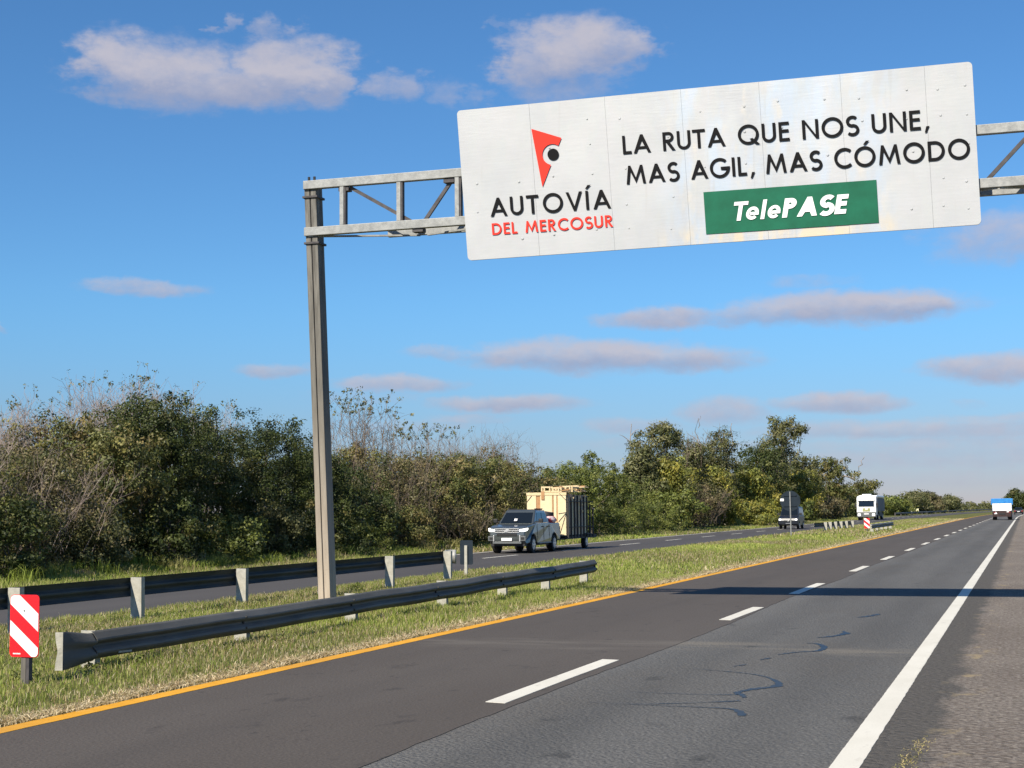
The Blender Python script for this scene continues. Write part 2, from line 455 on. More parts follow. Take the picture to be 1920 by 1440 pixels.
def m_left_lane():
    k = Nodes('newer brown grey asphalt')
    n1 = k.noise(.5, 4, (1, .16, 1)); n3 = k.noise(34, 4, (1, 1, 1), .75); v = k.vor(34)
    c = k.mix(k.rng(n1, .3, .7), (.083, .071, .061), (.104, .091, .080))
    c = k.mix(k.rng(n3, .42, .60, 0, .55), c, (.050, .042, .036))
    c = k.mix(k.rng(v, .0, .20, .40, 0), c, (.14, .125, .11))
    spots = k.math('MULTIPLY', k.rng(k.noise(1.7, 5, (1, .55, 1), .62, (3, 1, 0)), .62, .70), .55)
    c = k.mix(spots, c, (.036, .032, .030))
    mids = k.math('MULTIPLY', k.rng(k.noise(4.5, 4, (1, .6, 1), .6, (7, 2, 0)), .64, .70), .5)
    c = k.mix(mids, c, (.036, .032, .030))
    oil = k.math('MULTIPLY', k.rng(k.math('ABSOLUTE', k.math('ADD', k.x, 6.45)), .55, .0, 0, .28, True), k.rng(k.noise(1.3, 4, (1, .10, 1), .6, (4, 0, 0)), .35, .65))
    c = k.mix(oil, c, (.052, .046, .042))
    drip = k.math('MULTIPLY', k.rng(k.vor(2.6, 'Distance', (1, .5, 1)), .10, .05, 0, .6), k.rng(k.math('ABSOLUTE', k.math('ADD', k.x, 6.45)), .9, .3))
    c = k.mix(drip, c, (.030, .027, .026))
    # pale dust dragged across the carriageway
    d = k.math('ABSOLUTE', k.math('SUBTRACT', k.math('ADD', k.y, k.math('MULTIPLY', k.noise(.35, 3, (1, 1, 1)), 2.4)), 21.3))
    dust = k.math('MULTIPLY', k.rng(d, .9, 0, 0, .5, True), k.rng(k.noise(1.2, 4, (.5, 2.2, 1)), .42, .62))
    c = k.mix(dust, c, (.15, .135, .115))
    k.bump(k.math('ADD', n3, v), .5, .008)
    return k.done(c, .85, .25)
def m_right_lane():
    k = Nodes('coarse grey asphalt')
    n1 = k.noise(.45, 4, (1.2, .14, 1)); n3 = k.noise(32, 4, (1, 1, 1), .78); v = k.vor(28); vc = k.vor(28, 'Color')
    c = k.mix(k.rng(n1, .32, .68), (.112, .109, .103), (.148, .144, .136))
    s = k.N.new("ShaderNodeSeparateColor"); k.L.new(vc, s.inputs[0])
    c = k.mix(k.rng(n3, .44, .60, 0, .62), c, (.056, .055, .052))
    stone = k.math('MULTIPLY', k.rng(v, .40, .14), k.rng(s.outputs[0], .55, .85, 0, .8))
    c = k.mix(stone, c, (.22, .215, .205))
    # darker polished wheel tracks, paler unworn edge beside the joint
    w1 = k.rng(k.math('ABSOLUTE', k.math('ADD', k.x, 3.75)), .55, .1, 0, .30, True)
    w2 = k.rng(k.math('ABSOLUTE', k.math('ADD', k.x, 2.1)), .55, .1, 0, .30, True)
    c = k.mix(k.math('MULTIPLY', k.math('MAXIMUM', w1, w2), k.rng(k.noise(.9, 4, (1, .12, 1)), .25, .6)), c, (.050, .049, .048))
    c = k.mix(k.math('MULTIPLY', k.rng(k.x, -4.0, -4.6, 0, .6, True), k.rng(n3, .62, .46)), c, (.155, .152, .145))
    warm = k.rng(k.noise(.6, 3, (1, .3, 1), .5, (5, 9, 0)), .5, .7, 0, .4)
    c = k.mix(warm, c, (.098, .086, .072))
    d = k.math('ABSOLUTE', k.math('SUBTRACT', k.math('ADD', k.y, k.math('MULTIPLY', k.noise(.35, 3, (1, 1, 1)), 2.4)), 21.3))
    dust = k.math('MULTIPLY', k.rng(d, .8, 0, 0, .7, True), k.rng(k.noise(1.2, 4, (.5, 2.2, 1)), .42, .6))
    c = k.mix(dust, c, (.19, .17, .14))
    spot = k.rng(k.noise(1.6, 4, (1, .5, 1), .6, (13, 4, 0)), .64, .72, 0, .6)
    c = k.mix(spot, c, (.030, .030, .030))
    k.bump(k.math('ADD', n3, k.math('MULTIPLY', v, -1.0)), .9, .02)
    return k.done(c, .85, .3)
def m_shoulder():
    k = Nodes('brown chip shoulder')
    n1 = k.noise(.7, 5, (1, .35, 1)); n3 = k.noise(17, 5, (1, 1, 1), .8); v = k.vor(17); vc = k.vor(17, 'Color')
    c = k.mix(k.rng(n1, .33, .67), (.205, .174, .145), (.285, .25, .212))
    s = k.N.new("ShaderNodeSeparateColor"); k.L.new(vc, s.inputs[0])
    c = k.mix(k.rng(n3, .44, .58, 0, .8), c, (.085, .066, .054))
    stone = k.math('MULTIPLY', k.rng(v, .42, .14), k.rng(s.outputs[0], .45, .8, 0, .9))
    c = k.mix(stone, c, (.34, .30, .255))
    # ragged strip of old asphalt beside the white line
    edge = k.math('ADD', k.x, k.math('MULTIPLY', k.math('SUBTRACT', k.noise(1.1, 5), .5), .55))
    c = k.mix(k.rng(edge, -.80, -.66, 1, 0), c, k.mix(k.rng(n3, .42, .62), (.120, .110, .098), (.075, .069, .062)))
    dry = k.math('MULTIPLY', k.rng(k.noise(2.4, 4, (1, .5, 1), .6, (2, 5, 0)), .58, .66, 0, .8), k.rng(k.math('ABSOLUTE', k.math('ADD', k.x, .62)), .28, .05))
    c = k.mix(dry, c, (.34, .27, .16))
    pit = k.rng(k.vor(4.5), .10, .05, 0, .7)
    c = k.mix(pit, c, (.04, .032, .028))
    k.bump(k.math('ADD', n3, k.math('MULTIPLY', v, -.8)), 1.0, .03)
    return k.done(c, .93, .2)
def m_far_road():
    k = Nodes('far carriageway asphalt')
    n1 = k.noise(.4, 4, (1, .12, 1)); n2 = k.noise(40, 3)
    c = k.mix(k.rng(n1, .3, .7), (.062, .056, .053), (.084, .077, .072))
    c = k.mix(k.rng(n2, .4, .65, 0, .5), c, (.05, .047, .046))
    k.bump(n2, .4, .008)
    return k.done(c, .8, .35)
def m_yellow():
    k = Nodes('yellow road paint')
    n = k.noise(3.0, 5); n2 = k.noise(45, 4)
    c = k.mix(k.rng(n, .35, .65), (.62, .29, .012), (.70, .35, .028))
    c = k.mix(k.rng(n2, .60, .72, 0, .75), c, (.26, .15, .035))
    c = k.mix(k.rng(k.noise(.5, 3, (1, .4, 1)), .58, .70, 0, .4), c, (.32, .2, .075))
    k.bump(n2, .3, .004)
    return k.done(c, .8, .3)
def m_white_line(name, wear):
    k = Nodes(name)
    n = k.noise(2.2, 5, (1, .4, 1)); n2 = k.noise(70, 4)
    c = k.mix(k.rng(n, .35, .65), (.60, .575, .50), (.66, .635, .56))
    c = k.mix(k.rng(n2, .56, .70, 0, wear), c, (.22, .20, .18))
    c = k.mix(k.rng(k.noise(9, 4, (1, .3, 1)), .62, .72, 0, wear), c, (.27, .25, .22))
    k.bump(n2, .3, .004)
    return k.done(c, .8, .3)
M['left_lane'] = m_left_lane(); M['right_lane'] = m_right_lane(); M['shoulder'] = m_shoulder(); M['far_road'] = m_far_road()
M['yellow'] = m_yellow(); M['white_line'] = m_white_line('white edge line paint', .25); M['dash'] = m_white_line('white dash paint', .4)

road = MB()
road_o = bpy.data.objects.new('road', None)
bpy.data.objects.remove(road_o)
ys_j = sorted(set(YS + list(np.arange(6, 60, .25))))
# the near carriageway: two slabs whose ragged joint runs just right of the lane dashes
rr = random.Random(4)
joint = [-4.50 + .05 * math.sin(y * .35) + rr.uniform(-.012, .012) for y in ys_j]
def joint_ribbon(name, left, right, z, material):
    mb = slab([(a + bend(y), y, z) for a, y in zip(left, ys_j)], [(b + bend(y), y, z) for b, y in zip(right, ys_j)], .03)
    return tag(mb.build(name, material), kind='structure')
n_j = len(ys_j)
road_right = joint_ribbon('road', [-8.32] * n_j, [3.4] * n_j, -.005, M['right_lane'])
road_left = joint_ribbon('road_overlay', [-8.30] * n_j, joint, 0.0, M['left_lane'])
shoulder = joint_ribbon('shoulder', [-1.16] * n_j, [3.3] * n_j, 0.0, M['shoulder'])
far_road = ribbon('opposing_road', -22.5, -15.72, 0.0, M['far_road'])

def part_ribbon(name, x0, x1, z, material, parent, ys):
    return slab([(x0 + bend(y), y, z) for y in ys], [(x1 + bend(y), y, z) for y in ys], .012).build(name, material, parent)
# yellow line with a slightly uneven edge
rr = random.Random(9)
ysl = sorted(set(YS + list(np.arange(5, 40, .12)) + list(np.arange(40, 90, .5))))
slab([(-8.285 + bend(y) + rr.uniform(-.006, .006), y, .004) for y in ysl], [(-8.075 + bend(y) + rr.uniform(-.004, .004), y, .004) for y in ysl], .012).build('edge_line', M['yellow'], road_left)
slab([(-1.350 + bend(y) + rr.uniform(-.002, .002), y, .004) for y in ysl], [(-1.150 + bend(y) + rr.uniform(-.004, .004), y, .004) for y in ysl], .012).build('edge_line', M['white_line'], road_right)
dash_y = [(3.4, 7.4), (13.85, 18.1), (24.9, 28.2), (32.7, 37.3), (44.4, 48.3), (54.2, 58.0), (65.3, 69.3), (75.9, 80.0)]
y = 86.6
while y < 330:
    dash_y.append((y, y + 4.0)); y += 10.7
for i, (a, b) in enumerate(dash_y):
    x0, x1 = (-4.885, -4.675) if i < 2 else (-4.77, -4.56)
    n = 5
    yy = np.linspace(a, b, n)
    sh = .10 if i < 2 else 0
    P = [(x0 + bend(t) + rr.uniform(-.006, .006), t, .004) for t in yy]; Q = [(x1 + bend(t) + rr.uniform(-.006, .006), t - .05, .004) for t in yy]
    slab(P, Q, .012).build('lane_dash', M['dash'], road_left)
# opposing carriageway markings
y = 3.0
while y < 330:
    part_ribbon('lane_dash', -19.50, -19.36, .004, M['dash'], far_road, [y, y + 1.5, y + 3.0, y + 4.0]); y += 10.4
part_ribbon('edge_line', -22.20, -22.05, .004, M['white_line'], far_road, YS)

# ---- bitumen squiggles sealed into the right lane
M['tar'] = mat('glossy crack sealer', (.010, .012, .015), (.02, .026, .034), scale=9, rough=.45, spec=.5)
def squiggle(pts, ws, z=-.001):
    # smooth the hand-drawn path
    P = [Vector((x, y, 0)) for x, y in pts]
    S, W = [], []
    for i in range(len(P) - 1):
        p0, p1, p2, p3 = P[max(i - 1, 0)], P[i], P[i + 1], P[min(i + 2, len(P) - 1)]
        for t in np.linspace(0, 1, 7, endpoint=False):
            S.append(.5 * ((2 * p1) + (p2 - p0) * t + (2 * p0 - 5 * p1 + 4 * p2 - p3) * t * t + (3 * p1 - p0 - 3 * p2 + p3) * t ** 3)); W.append(ws[i] * (1 - t) + ws[i + 1] * t)
    S.append(P[-1]); W.append(ws[-1])
    L_, R_ = [], []
    r = random.Random(len(pts))
    for i, p in enumerate(S):
        d = (S[min(i + 1, len(S) - 1)] - S[max(i - 1, 0)]).normalized(); nrm = Vector((-d.y, d.x, 0))
        w = .74 * W[i] * r.uniform(.55, 1.35) / 2
        a, b = p + nrm * w, p - nrm * w
        L_.append((a.x, a.y, z)); R_.append((b.x, b.y, z))
    mb = MB(); mb.strip(L_, R_)
    return mb
for pts, ws in [([(-3.62, 17.3), (-3.1, 17.05), (-2.75, 16.75), (-2.50, 16.2), (-2.46, 15.8), (-2.62, 15.55), (-2.74, 15.2), (-2.66, 15.0), (-2.60, 14.8)], [.02, .03, .04, .08, .16, .12, .10, .12, .05]),
                ([(-3.72, 15.0), (-3.3, 14.95), (-2.95, 14.95), (-2.70, 15.02)], [.012, .022, .025, .05]),
                ([(-3.60, 14.05), (-3.2, 14.18), (-2.85, 14.38), (-2.60, 14.55)], [.02, .035, .03, .10]),
                ([(-3.95, 14.10), (-3.3, 14.02), (-2.9, 14.0), (-2.58, 13.95), (-2.45, 13.72), (-2.40, 13.5)], [.012, .02, .03, .06, .12, .08]),
                ([(-2.82, 20.9), (-2.66, 20.8), (-2.52, 20.3), (-2.55, 19.8), (-2.75, 19.6), (-2.95, 19.2)], [.04, .09, .12, .10, .08, .03]),
                ([(-2.58, 23.0), (-2.50, 22.6), (-2.62, 22.1), (-2.80, 21.8)], [.06, .16, .12, .04]),
                ([(-2.40, 26.8), (-2.50, 26.3), (-2.66, 25.9)], [.10, .16, .05]),
                ([(-3.05, 18.5), (-2.98, 18.75)], [.03, .07]), ([(-3.22, 17.7), (-3.12, 17.9)], [.03, .06])]:
    squiggle(pts, ws).build('crack_seal', M['tar'], road_right)
# ------------------------------------------------------------------ sign gantry
def m_post():
    k = Nodes('weathered galvanised gantry post')
    n = k.noise(4, 5, (3, 3, .35)); n2 = k.noise(30, 4)
    low = k.rng(k.z, .3, 4.0, 0, 1)
    c = k.mix(low, k.mix(k.rng(n, .35, .65), (.37, .305, .235), (.44, .37, .29)), k.mix(k.rng(n, .35, .65), (.115, .107, .092), (.175, .164, .142)))
    c = k.mix(k.rng(k.z, 4.6, 8.0, 0, .9), c, k.mix(k.rng(n, .4, .62), (.075, .070, .062), (.21, .20, .178)))
    c = k.mix(k.rng(n2, .60, .75, 0, .35), c, (.14, .10, .075))
    k.bump(n2, .15, .004)
    return k.done(c, .7, .3)
M['post'] = m_post()
GY = 25.32
gantry = thing('sign_gantry', 'grey steel gantry on a tall post in the median, its lattice beam crossing the road', 'sign gantry', (-11.9, GY, -.1))
GX = -11.9
PX = -.07
def lx(x): return x - GX
lean = -.040
def post_half(x0, x1, name):
    mb = MB(); z1 = 7.98
    top = lean * z1
    # each half is a rolled channel: web in front with returned lips
    mb.add([(x0, 0, 0), (x1, 0, 0), (x1, .28, 0), (x0, .28, 0), (x0 + top, 0, z1), (x1 + top, 0, z1), (x1 + top, .28, z1), (x0 + top, .28, z1)],
           [(0, 3, 2, 1), (4, 5, 6, 7), (0, 1, 5, 4), (1, 2, 6, 5), (2, 3, 7, 6), (3, 0, 4, 7)])
    return mb.build(name, M['post'], gantry, bevel=.012)
post_half(PX - .118, PX - .012, 'post_channel'); post_half(PX + .006, PX + .118, 'post_channel')
a, b = PX - .02, PX + .012
mb = MB(); mb.add([(a, .03, 0), (b, .03, 0), (b, .25, 0), (a, .25, 0), (a + lean * 7.9, .03, 7.9), (b + lean * 7.9, .03, 7.9), (b + lean * 7.9, .25, 7.9), (a + lean * 7.9, .25, 7.9)],
           [(0, 3, 2, 1), (4, 5, 6, 7), (0, 1, 5, 4), (1, 2, 6, 5), (2, 3, 7, 6), (3, 0, 4, 7)])
mb.build('post_web', M['galv_dark'], gantry)
for z in (7.62, 6.76):
    MB().box(PX + lean * z - .15, PX + lean * z + .15, -.03, .31, z + .03, z + .07).build('clamp_plate', M['galv_dark'], gantry, bevel=.006)
for xx in (-.44, -.33):
    MB().tube([(xx, .08, 8.0), (xx, .08, 8.06)], .025, 8).build('bolt', M['bolt'], gantry)
MB().box(-.3, .3, -.12, .45, -.02, .05).build('base_plate', M['galv_dark'], gantry)
XR = 3.2
# right-hand post stands beyond the shoulder, out of the photograph
for a, b in ((-.135, -.014), (.006, .135)):
    MB().box(lx(XR) + a, lx(XR) + b, 0, .33, 0, 7.98).build('post_channel', M['post'], gantry, bevel=.012)
z0c, z1c = 6.92, 7.79                                        # chord centre heights in the world
dz = .1
def chord(xa, xb, y, z, h=.155, w=.13, name='chord'):
    return MB().box(lx(xa), lx(xb), y, y + w, z + dz - h / 2, z + dz + h / 2).build(name, M['galv'], gantry, bevel=.008)
chord(-12.40, XR + .2, -.05, z1c); chord(-12.38, XR + .2, -.05, z0c)
chord(-11.0, XR + .2, .62, z0c - .02, h=.11, w=.09)
for x in (-11.63, -10.51, -9.39, -8.2, -7.0, -5.8, -4.6, -3.4, -2.2, -.95, .45, 1.6, 2.7):
    MB().box(lx(x) - .04, lx(x) + .04, -.04, .05, z0c + dz + .08, z1c + dz - .08).build('vertical_strut', M['galv'], gantry, bevel=.006)
    MB().box(lx(x) + .045, lx(x) + .075, -.03, .07, z0c + dz + .08, z1c + dz - .08).build('strut_shaded_side', M['galv_dark'], gantry)  # shaded side of the strut, its shade put into the dark colour
for (xa, za, xb, zb) in [(-11.5, 7.70, -10.28, 6.98), (-9.50, 7.70, -10.04, 6.98), (-9.3, 7.7, -8.3, 6.98), (-7.1, 7.7, -8.1, 6.98), (-6.9, 7.7, -5.9, 6.98), (-4.7, 7.7, -5.7, 6.98), (-4.5, 7.7, -3.5, 6.98), (-2.3, 7.7, -3.3, 6.98), (-2.1, 7.7, -1.1, 6.98), (.33, 7.74, -.40, 6.98), (.5, 7.7, 1.5, 6.98)]:
    MB().beam((lx(xa), .06, za + dz), (lx(xb), .06, zb + dz), .05, .062).build('diagonal_brace', M['galv_dark'], gantry)  # braces coloured dark to stand for their shade
for x, z in ((-11.6, 7.66), (-9.55, 7.66), (-10.15, 6.81), (.3, 7.66)):
    MB().box(lx(x) - .1, lx(x) + .1, -.02, .14, z + dz - .03, z + dz + .04).build('gusset_plate', M['galv_dark'], gantry)
for k, x in enumerate((-12.3, -10.2, -8.2, -6.2, -4.2, -2.2, -.2)):
    a, b = ((x, -.0), (x + 1.95, .62)) if k % 2 == 0 else ((x, .62), (x + 1.95, 0))
    MB().beam((lx(a[0]), a[1], z0c + dz - .085), (lx(b[0]), b[1], z0c + dz - .085), .05, .03).build('floor_brace', M['galv'], gantry)

# ------------------------------------------------------------------ the white sign
SY = 25.2
def sheet_material():
    k = Nodes('white prismatic sheeting')
    n = k.noise(1.1, 4); n2 = k.noise(26, 3, (.12, 1, 1)); n3 = k.noise(.9, 4, (1.6, 1, .7), .6, (3, 0, 1))
    c = k.mix(k.rng(n, .35, .65), (.405, .415, .425), (.445, .452, .462))
    c = k.mix(k.rng(n2, .5, .66, 0, .10), c, (.37, .38, .39))
    # rainbow sheen of the middle sheets painted into the base colour, yellower at foot
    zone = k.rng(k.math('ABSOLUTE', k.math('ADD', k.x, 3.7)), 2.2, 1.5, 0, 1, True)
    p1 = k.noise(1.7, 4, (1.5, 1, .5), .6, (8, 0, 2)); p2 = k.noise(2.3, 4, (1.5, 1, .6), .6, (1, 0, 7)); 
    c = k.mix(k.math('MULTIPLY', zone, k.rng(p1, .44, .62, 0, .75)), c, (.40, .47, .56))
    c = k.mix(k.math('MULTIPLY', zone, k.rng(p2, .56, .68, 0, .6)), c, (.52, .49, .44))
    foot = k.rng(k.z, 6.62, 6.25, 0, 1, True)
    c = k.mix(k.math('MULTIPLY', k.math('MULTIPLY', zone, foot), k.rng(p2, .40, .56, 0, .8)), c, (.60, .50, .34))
    rust = k.math('MULTIPLY', k.rng(k.noise(3.0, 3, (3, 1, .18), .5, (2, 0, 9)), .64, .76), .22)
    c = k.mix(rust, c, (.30, .27, .22))
    b = k.b
    b.inputs['Thin Film IOR'].default_value = 1.55
    k.put(b.inputs['Thin Film Thickness'], k.rng(n3, .3, .7, 150, 620))
    mid_ = k.rng(k.math('ABSOLUTE', k.math('ADD', k.x, 3.7)), 2.3, 1.2, 0, 1, True)
    k.put(b.inputs['Metallic'], k.math('MULTIPLY', mid_, k.rng(k.noise(1.4, 4, (1, 1, .5), .6, (8, 0, 2)), .42, .60, .0, .12)))
    k.bump(k.math('ADD', n2, k.math('MULTIPLY', k.noise(1.3, 2), 2.0)), .07, .02)
    return k.done(c, k.rng(n3, .3, .7, .32, .45), .6)
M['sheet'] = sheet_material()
sign = thing('road_sign', 'long white overhead sign with black slogan, red emblem and green plate, hung on the gantry', 'sign', (-5.0, SY, 6.2))
def warp(x, z):
    """small sideways lean of the hung sign: more at its far end"""
    t = (x + 9.3) / 8.8
    return x - (.072 - .05 * t) * (z - 7.55)
ZT, ZB = 8.885, 6.185
def zb_at(x): return 6.185 + .06 * (x + 9.2) / 8.7
XL, XRt = -9.255, -.535
seams = [XL, -7.92, -6.565, -5.24, -3.925, -2.60, -1.27, XRt]
def to_local(x, z): return (warp(x, z) + 5.0, z - 6.2)
def sheet_poly(x0, x1, round_l, round_r):
    r = .07
    pts = []
    def corner(cx, cz, a0):
        return [(cx + r * math.cos(math.radians(a0 + t)), cz + r * math.sin(math.radians(a0 + t))) for t in (0, 22, 45, 68, 90)]
    b0, b1 = zb_at(x0), zb_at(x1)
    pts += corner(x0 + r, b0 + r, 180) if round_l else [(x0, b0)]
    pts += corner(x1 - r, b1 + r, 270) if round_r else [(x1, b1)]
    pts += corner(x1 - r, ZT - r, 0) if round_r else [(x1, ZT)]
    pts += corner(x0 + r, ZT - r, 90) if round_l else [(x0, ZT)]
    return pts
rr = random.Random(12)
for i in range(7):
    x0, x1 = seams[i] + (.0015 if i else 0), seams[i + 1] - (.0015 if i < 6 else 0)
    poly = [to_local(x, z) for x, z in sheet_poly(x0, x1, i == 0, i == 6)]
    n = len(poly); off = rr.uniform(-.003, .003)
    tl = rr.uniform(-.006, .006)
    mb = MB()
    xm = sum(p[0] for p in poly) / n
    V = [(x, off + tl * (x - xm), z) for x, z in poly] + [(x, off + tl * (x - xm) + .035, z) for x, z in poly]
    mb.add(V, [tuple(range(n)), tuple(range(2 * n - 1, n - 1, -1))] + [(j, n + j, n + (j + 1) % n, (j + 1) % n) for j in range(n)])
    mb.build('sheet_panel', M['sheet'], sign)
    # a lap strip behind each seam and the horizontal joint half way up
    if i < 6:
        xs = seams[i + 1]
        a, b = to_local(xs, zb_at(xs) + .01), to_local(xs, ZT - .01)
        MB().add([(a[0] - .03, .02, a[1]), (a[0] + .03, .02, a[1]), (b[0] + .03, .02, b[1]), (b[0] - .03, .02, b[1]), (a[0] - .03, .055, a[1]), (a[0] + .03, .055, a[1]), (b[0] + .03, .055, b[1]), (b[0] - .03, .055, b[1])],
                 [(0, 1, 2, 3), (7, 6, 5, 4), (0, 4, 5, 1), (1, 5, 6, 2), (2, 6, 7, 3), (3, 7, 4, 0)]).build('seam_strip', M['galv'], sign)
# rivets: little domes proud of the sheets
mb = MB()
for i in range(7):
    for fx in (.22, .78):
        for z in (6.55, 7.0, 7.55, 8.05, 8.5):
            if rr.random() < .25: continue
            x = seams[i] + (seams[i + 1] - seams[i]) * fx + rr.uniform(-.05, .05)
            if -5.05 < x < -2.05 and z < 7.2: continue
            X, Z = to_local(x, z + rr.uniform(-.05, .05))
            r = rr.uniform(.016, .026)
            ring = [(X + r * math.cos(a), -.004, Z + r * math.sin(a)) for a in np.linspace(0, 2 * math.pi, 8, endpoint=False)]
            rg2 = [(X + .55 * r * math.cos(a), -.011, Z + .55 * r * math.sin(a)) for a in np.linspace(0, 2 * math.pi, 8, endpoint=False)]
            mb.add(ring + rg2, [(k, (k + 1) % 8, 8 + (k + 1) % 8, 8 + k) for k in range(8)] + [tuple(range(8, 16))])
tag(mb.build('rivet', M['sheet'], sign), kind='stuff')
for x in (-8.6, -6.6, -4.6, -2.6, -.9):
    MB().box(x + 5 - .04, x + 5 + .04, .06, .13, .25, 2.45).build('hanger_rail', M['galv'], sign)

# ---- lettering: outlines of a geometric sans, built as flat film on the sheets
def arc(cx, cy, rx, ry, a0, a1, n=14):
    return [(cx + rx * math.cos(math.radians(a0 + (a1 - a0) * i / n)), cy + ry * math.sin(math.radians(a0 + (a1 - a0) * i / n))) for i in range(n + 1)]
def band(path, w, closed=False):
    P = [Vector((x, y)) for x, y in path]; n = len(P); l, r = [], []
    for i, p in enumerate(P):
        d1 = (P[i] - P[i - 1]).normalized() if i > 0 else (P[1] - P[0]).normalized()
        d2 = (P[i + 1] - P[i]).normalized() if i < n - 1 else d1
        n1 = Vector((-d1.y, d1.x)); n2 = Vector((-d2.y, d2.x)); m = (n1 + n2)
        m = m.normalized() if m.length > 1e-6 else n1
        k = w / 2 / max(.45, m.dot(n1))
        l.append(tuple(p + m * k)); r.append(tuple(p - m * k))
    return l + r[::-1]
def glyph(c, w):
    """-> advance width, list of (outer, [holes]) with cap height 1"""
    h = w / 2
    if c == ' ': return .34, []
    if c == 'L': return .46, [([(0, 0), (.46, 0), (.46, w), (w, w), (w, 1), (0, 1)], [])]
    if c == 'I': return w, [([(0, 0), (w, 0), (w, 1), (0, 1)], [])]
    if c == 'Í': return w, [([(0, 0), (w, 0), (w, 1), (0, 1)], []), ([(.0, 1.10), (.12, 1.10), (.32, 1.30), (.14, 1.30)], [])]
    if c == 'T': return .66, [([(.33 - h, 0), (.33 + h, 0), (.33 + h, 1 - w), (.66, 1 - w), (.66, 1), (0, 1), (0, 1 - w), (.33 - h, 1 - w)], [])]
    if c == 'E': return .52, [([(0, 0), (.52, 0), (.52, w), (w, w), (w, .5 - h + .03), (.49, .5 - h + .03), (.49, .5 + h + .03), (w, .5 + h + .03), (w, 1 - w), (.52, 1 - w), (.52, 1), (0, 1)], [])]
    if c == 'A':
        W = .92; s = w * 1.06
        def xin(y): return W / 2 * y
        y0, y1 = .22, .22 + w * .9
        k = (W / 2)
        # legs: outer edge x = k*y, inner edge x = k*y + s
        ya = (k - s) / k
        hole = [(k * y1 + s, y1), (W - k * y1 - s, y1), (W / 2, (W / 2 - s) / k)]
        return W, [([(0, 0), (s, 0), (s + k * y0, y0), (W - s - k * y0, y0), (W - s, 0), (W, 0), (W / 2 + h * .9, 1), (W / 2 - h * .9, 1)], [hole])]
    if c == 'V':
        W = .86; s = w * 1.08
        return W, [([(0, 1), (s, 1), (W / 2, .24), (W - s, 1), (W, 1), (W / 2 + h * .85, 0), (W / 2 - h * .85, 0)], [])]
    if c == 'N': 
        W = .80; d = w * 1.25
        return W, [([(0, 0), (w, 0), (w, 1 - d * 1.1), (W - w * .9, 0), (W, 0), (W, 1), (W - w, 1), (W - w, d * 1.1), (w * .9, 1), (0, 1)], [])]
    if c == 'M':
        W = 1.06; s = w
        return W, [([(0, 0), (s, 0), (.20 + s * .35, .66), (W / 2, .04), (W - .20 - s * .35, .66), (W - s, 0), (W, 0), (W - .14 + 0, 1), (W - .14 - s * .85, 1), (W / 2, .34), (.14 + s * .85, 1), (.14, 1)], [])]
    if c == 'U':
        W = .70; r = W / 2
        return W, [([(0, 1)] + arc(r, r, r, r, 180, 360) + [(W, 1), (W - w, 1)] + arc(r, r, r - w, r - w, 360, 180) + [(w, 1)], [])]
    if c in 'OQÓ':
        r = .53; o = arc(r, .5, r, r, 0, 360, 40)[:-1]; i = arc(r, .5, r - w, r - w, 0, 360, 40)[:-1]
        L = [(o, [i])]
        if c == 'Ó': L.append(([(r - .06, 1.10), (r + .08, 1.10), (r + .27, 1.30), (r + .09, 1.30)], []))
        if c == 'Q': L.append(([(r + .05, .26), (r + .20, .30), (1.10, -.05), (.90, -.05)], []))
        return 2 * r, L
    if c == 'D':
        o = [(0, 0), (.34, 0)] + arc(.34, .5, .48, .5, -90, 90, 18)[1:] + [(0, 1)]
        i = [(w, w), (.34, w)] + arc(.34, .5, .48 - w, .5 - w, -90, 90, 18)[1:] + [(w, 1 - w)]
        return .82, [(o, [i])]
    if c in 'PR':
        r = .275; x = .30
        o = [(0, 0), (w, 0), (w, 1 - 2 * r)] + arc(x, 1 - r, r, r, -90, 90, 14) + [(0, 1)]
        i = [(w, 1 - 2 * r + w), (x, 1 - 2 * r + w)] + arc(x, 1 - r, r - w, r - w, -90, 90, 12)[1:-1] + [(x, 1 - w), (w, 1 - w)]
        L = [(o, [i])]
        if c == 'R': L.append(([(w + .02, 1 - 2 * r + .002), (w + .21, 1 - 2 * r + .002), (.64, 0), (.64 - w * 1.2, 0)], []))
        return (.64 if c == 'R' else .575), L
    if c == 'C': 
        r = .53
        return .86, [(band(arc(r, .5, r - h, r - h, 47, 313, 26), w), [])]
    if c == 'G':
        r = .53
        p = arc(r, .5, r - h, r - h, 45, 350, 28)
        return 1.02, [(band(p + [(r + r - h, .5 - h * .3), (r + .05, .5 - h * .3)], w), [])]
    if c == 'S':
        a = .235
        p = arc(.30, 1 - a - h * .5 - .01, a + .0, a - .01, 38, 262, 14) + arc(.29, a + h * .5 - .0, a + .02, a + .0, 82, -142, 14)
        return .58, [(band(p, w), [])]
    if c == ',': return w * 1.3, [([(.02, -.17), (.02 + w * .62, -.17), (.04 + w * 1.5, .15), (.04 + w * .45, .15)], [])]
    if c == 'e':
        r = .30
        p = [(.03 + w * .5, .36)] + [(2 * r - h + .02, .36)] + arc(r + .01, .35, r - h + .01, .35 - h, 4, 318, 22)
        return .62, [(band([(w * .9, .33), (2 * r - h + .01, .33)] + arc(r + .01, .35, r - h, .35 - h, 6, 318, 22), w * .92), [])]
    if c == 'l': return w, [([(0, 0), (w, 0), (w, 1.02), (0, 1.02)], [])]
    raise KeyError(c)
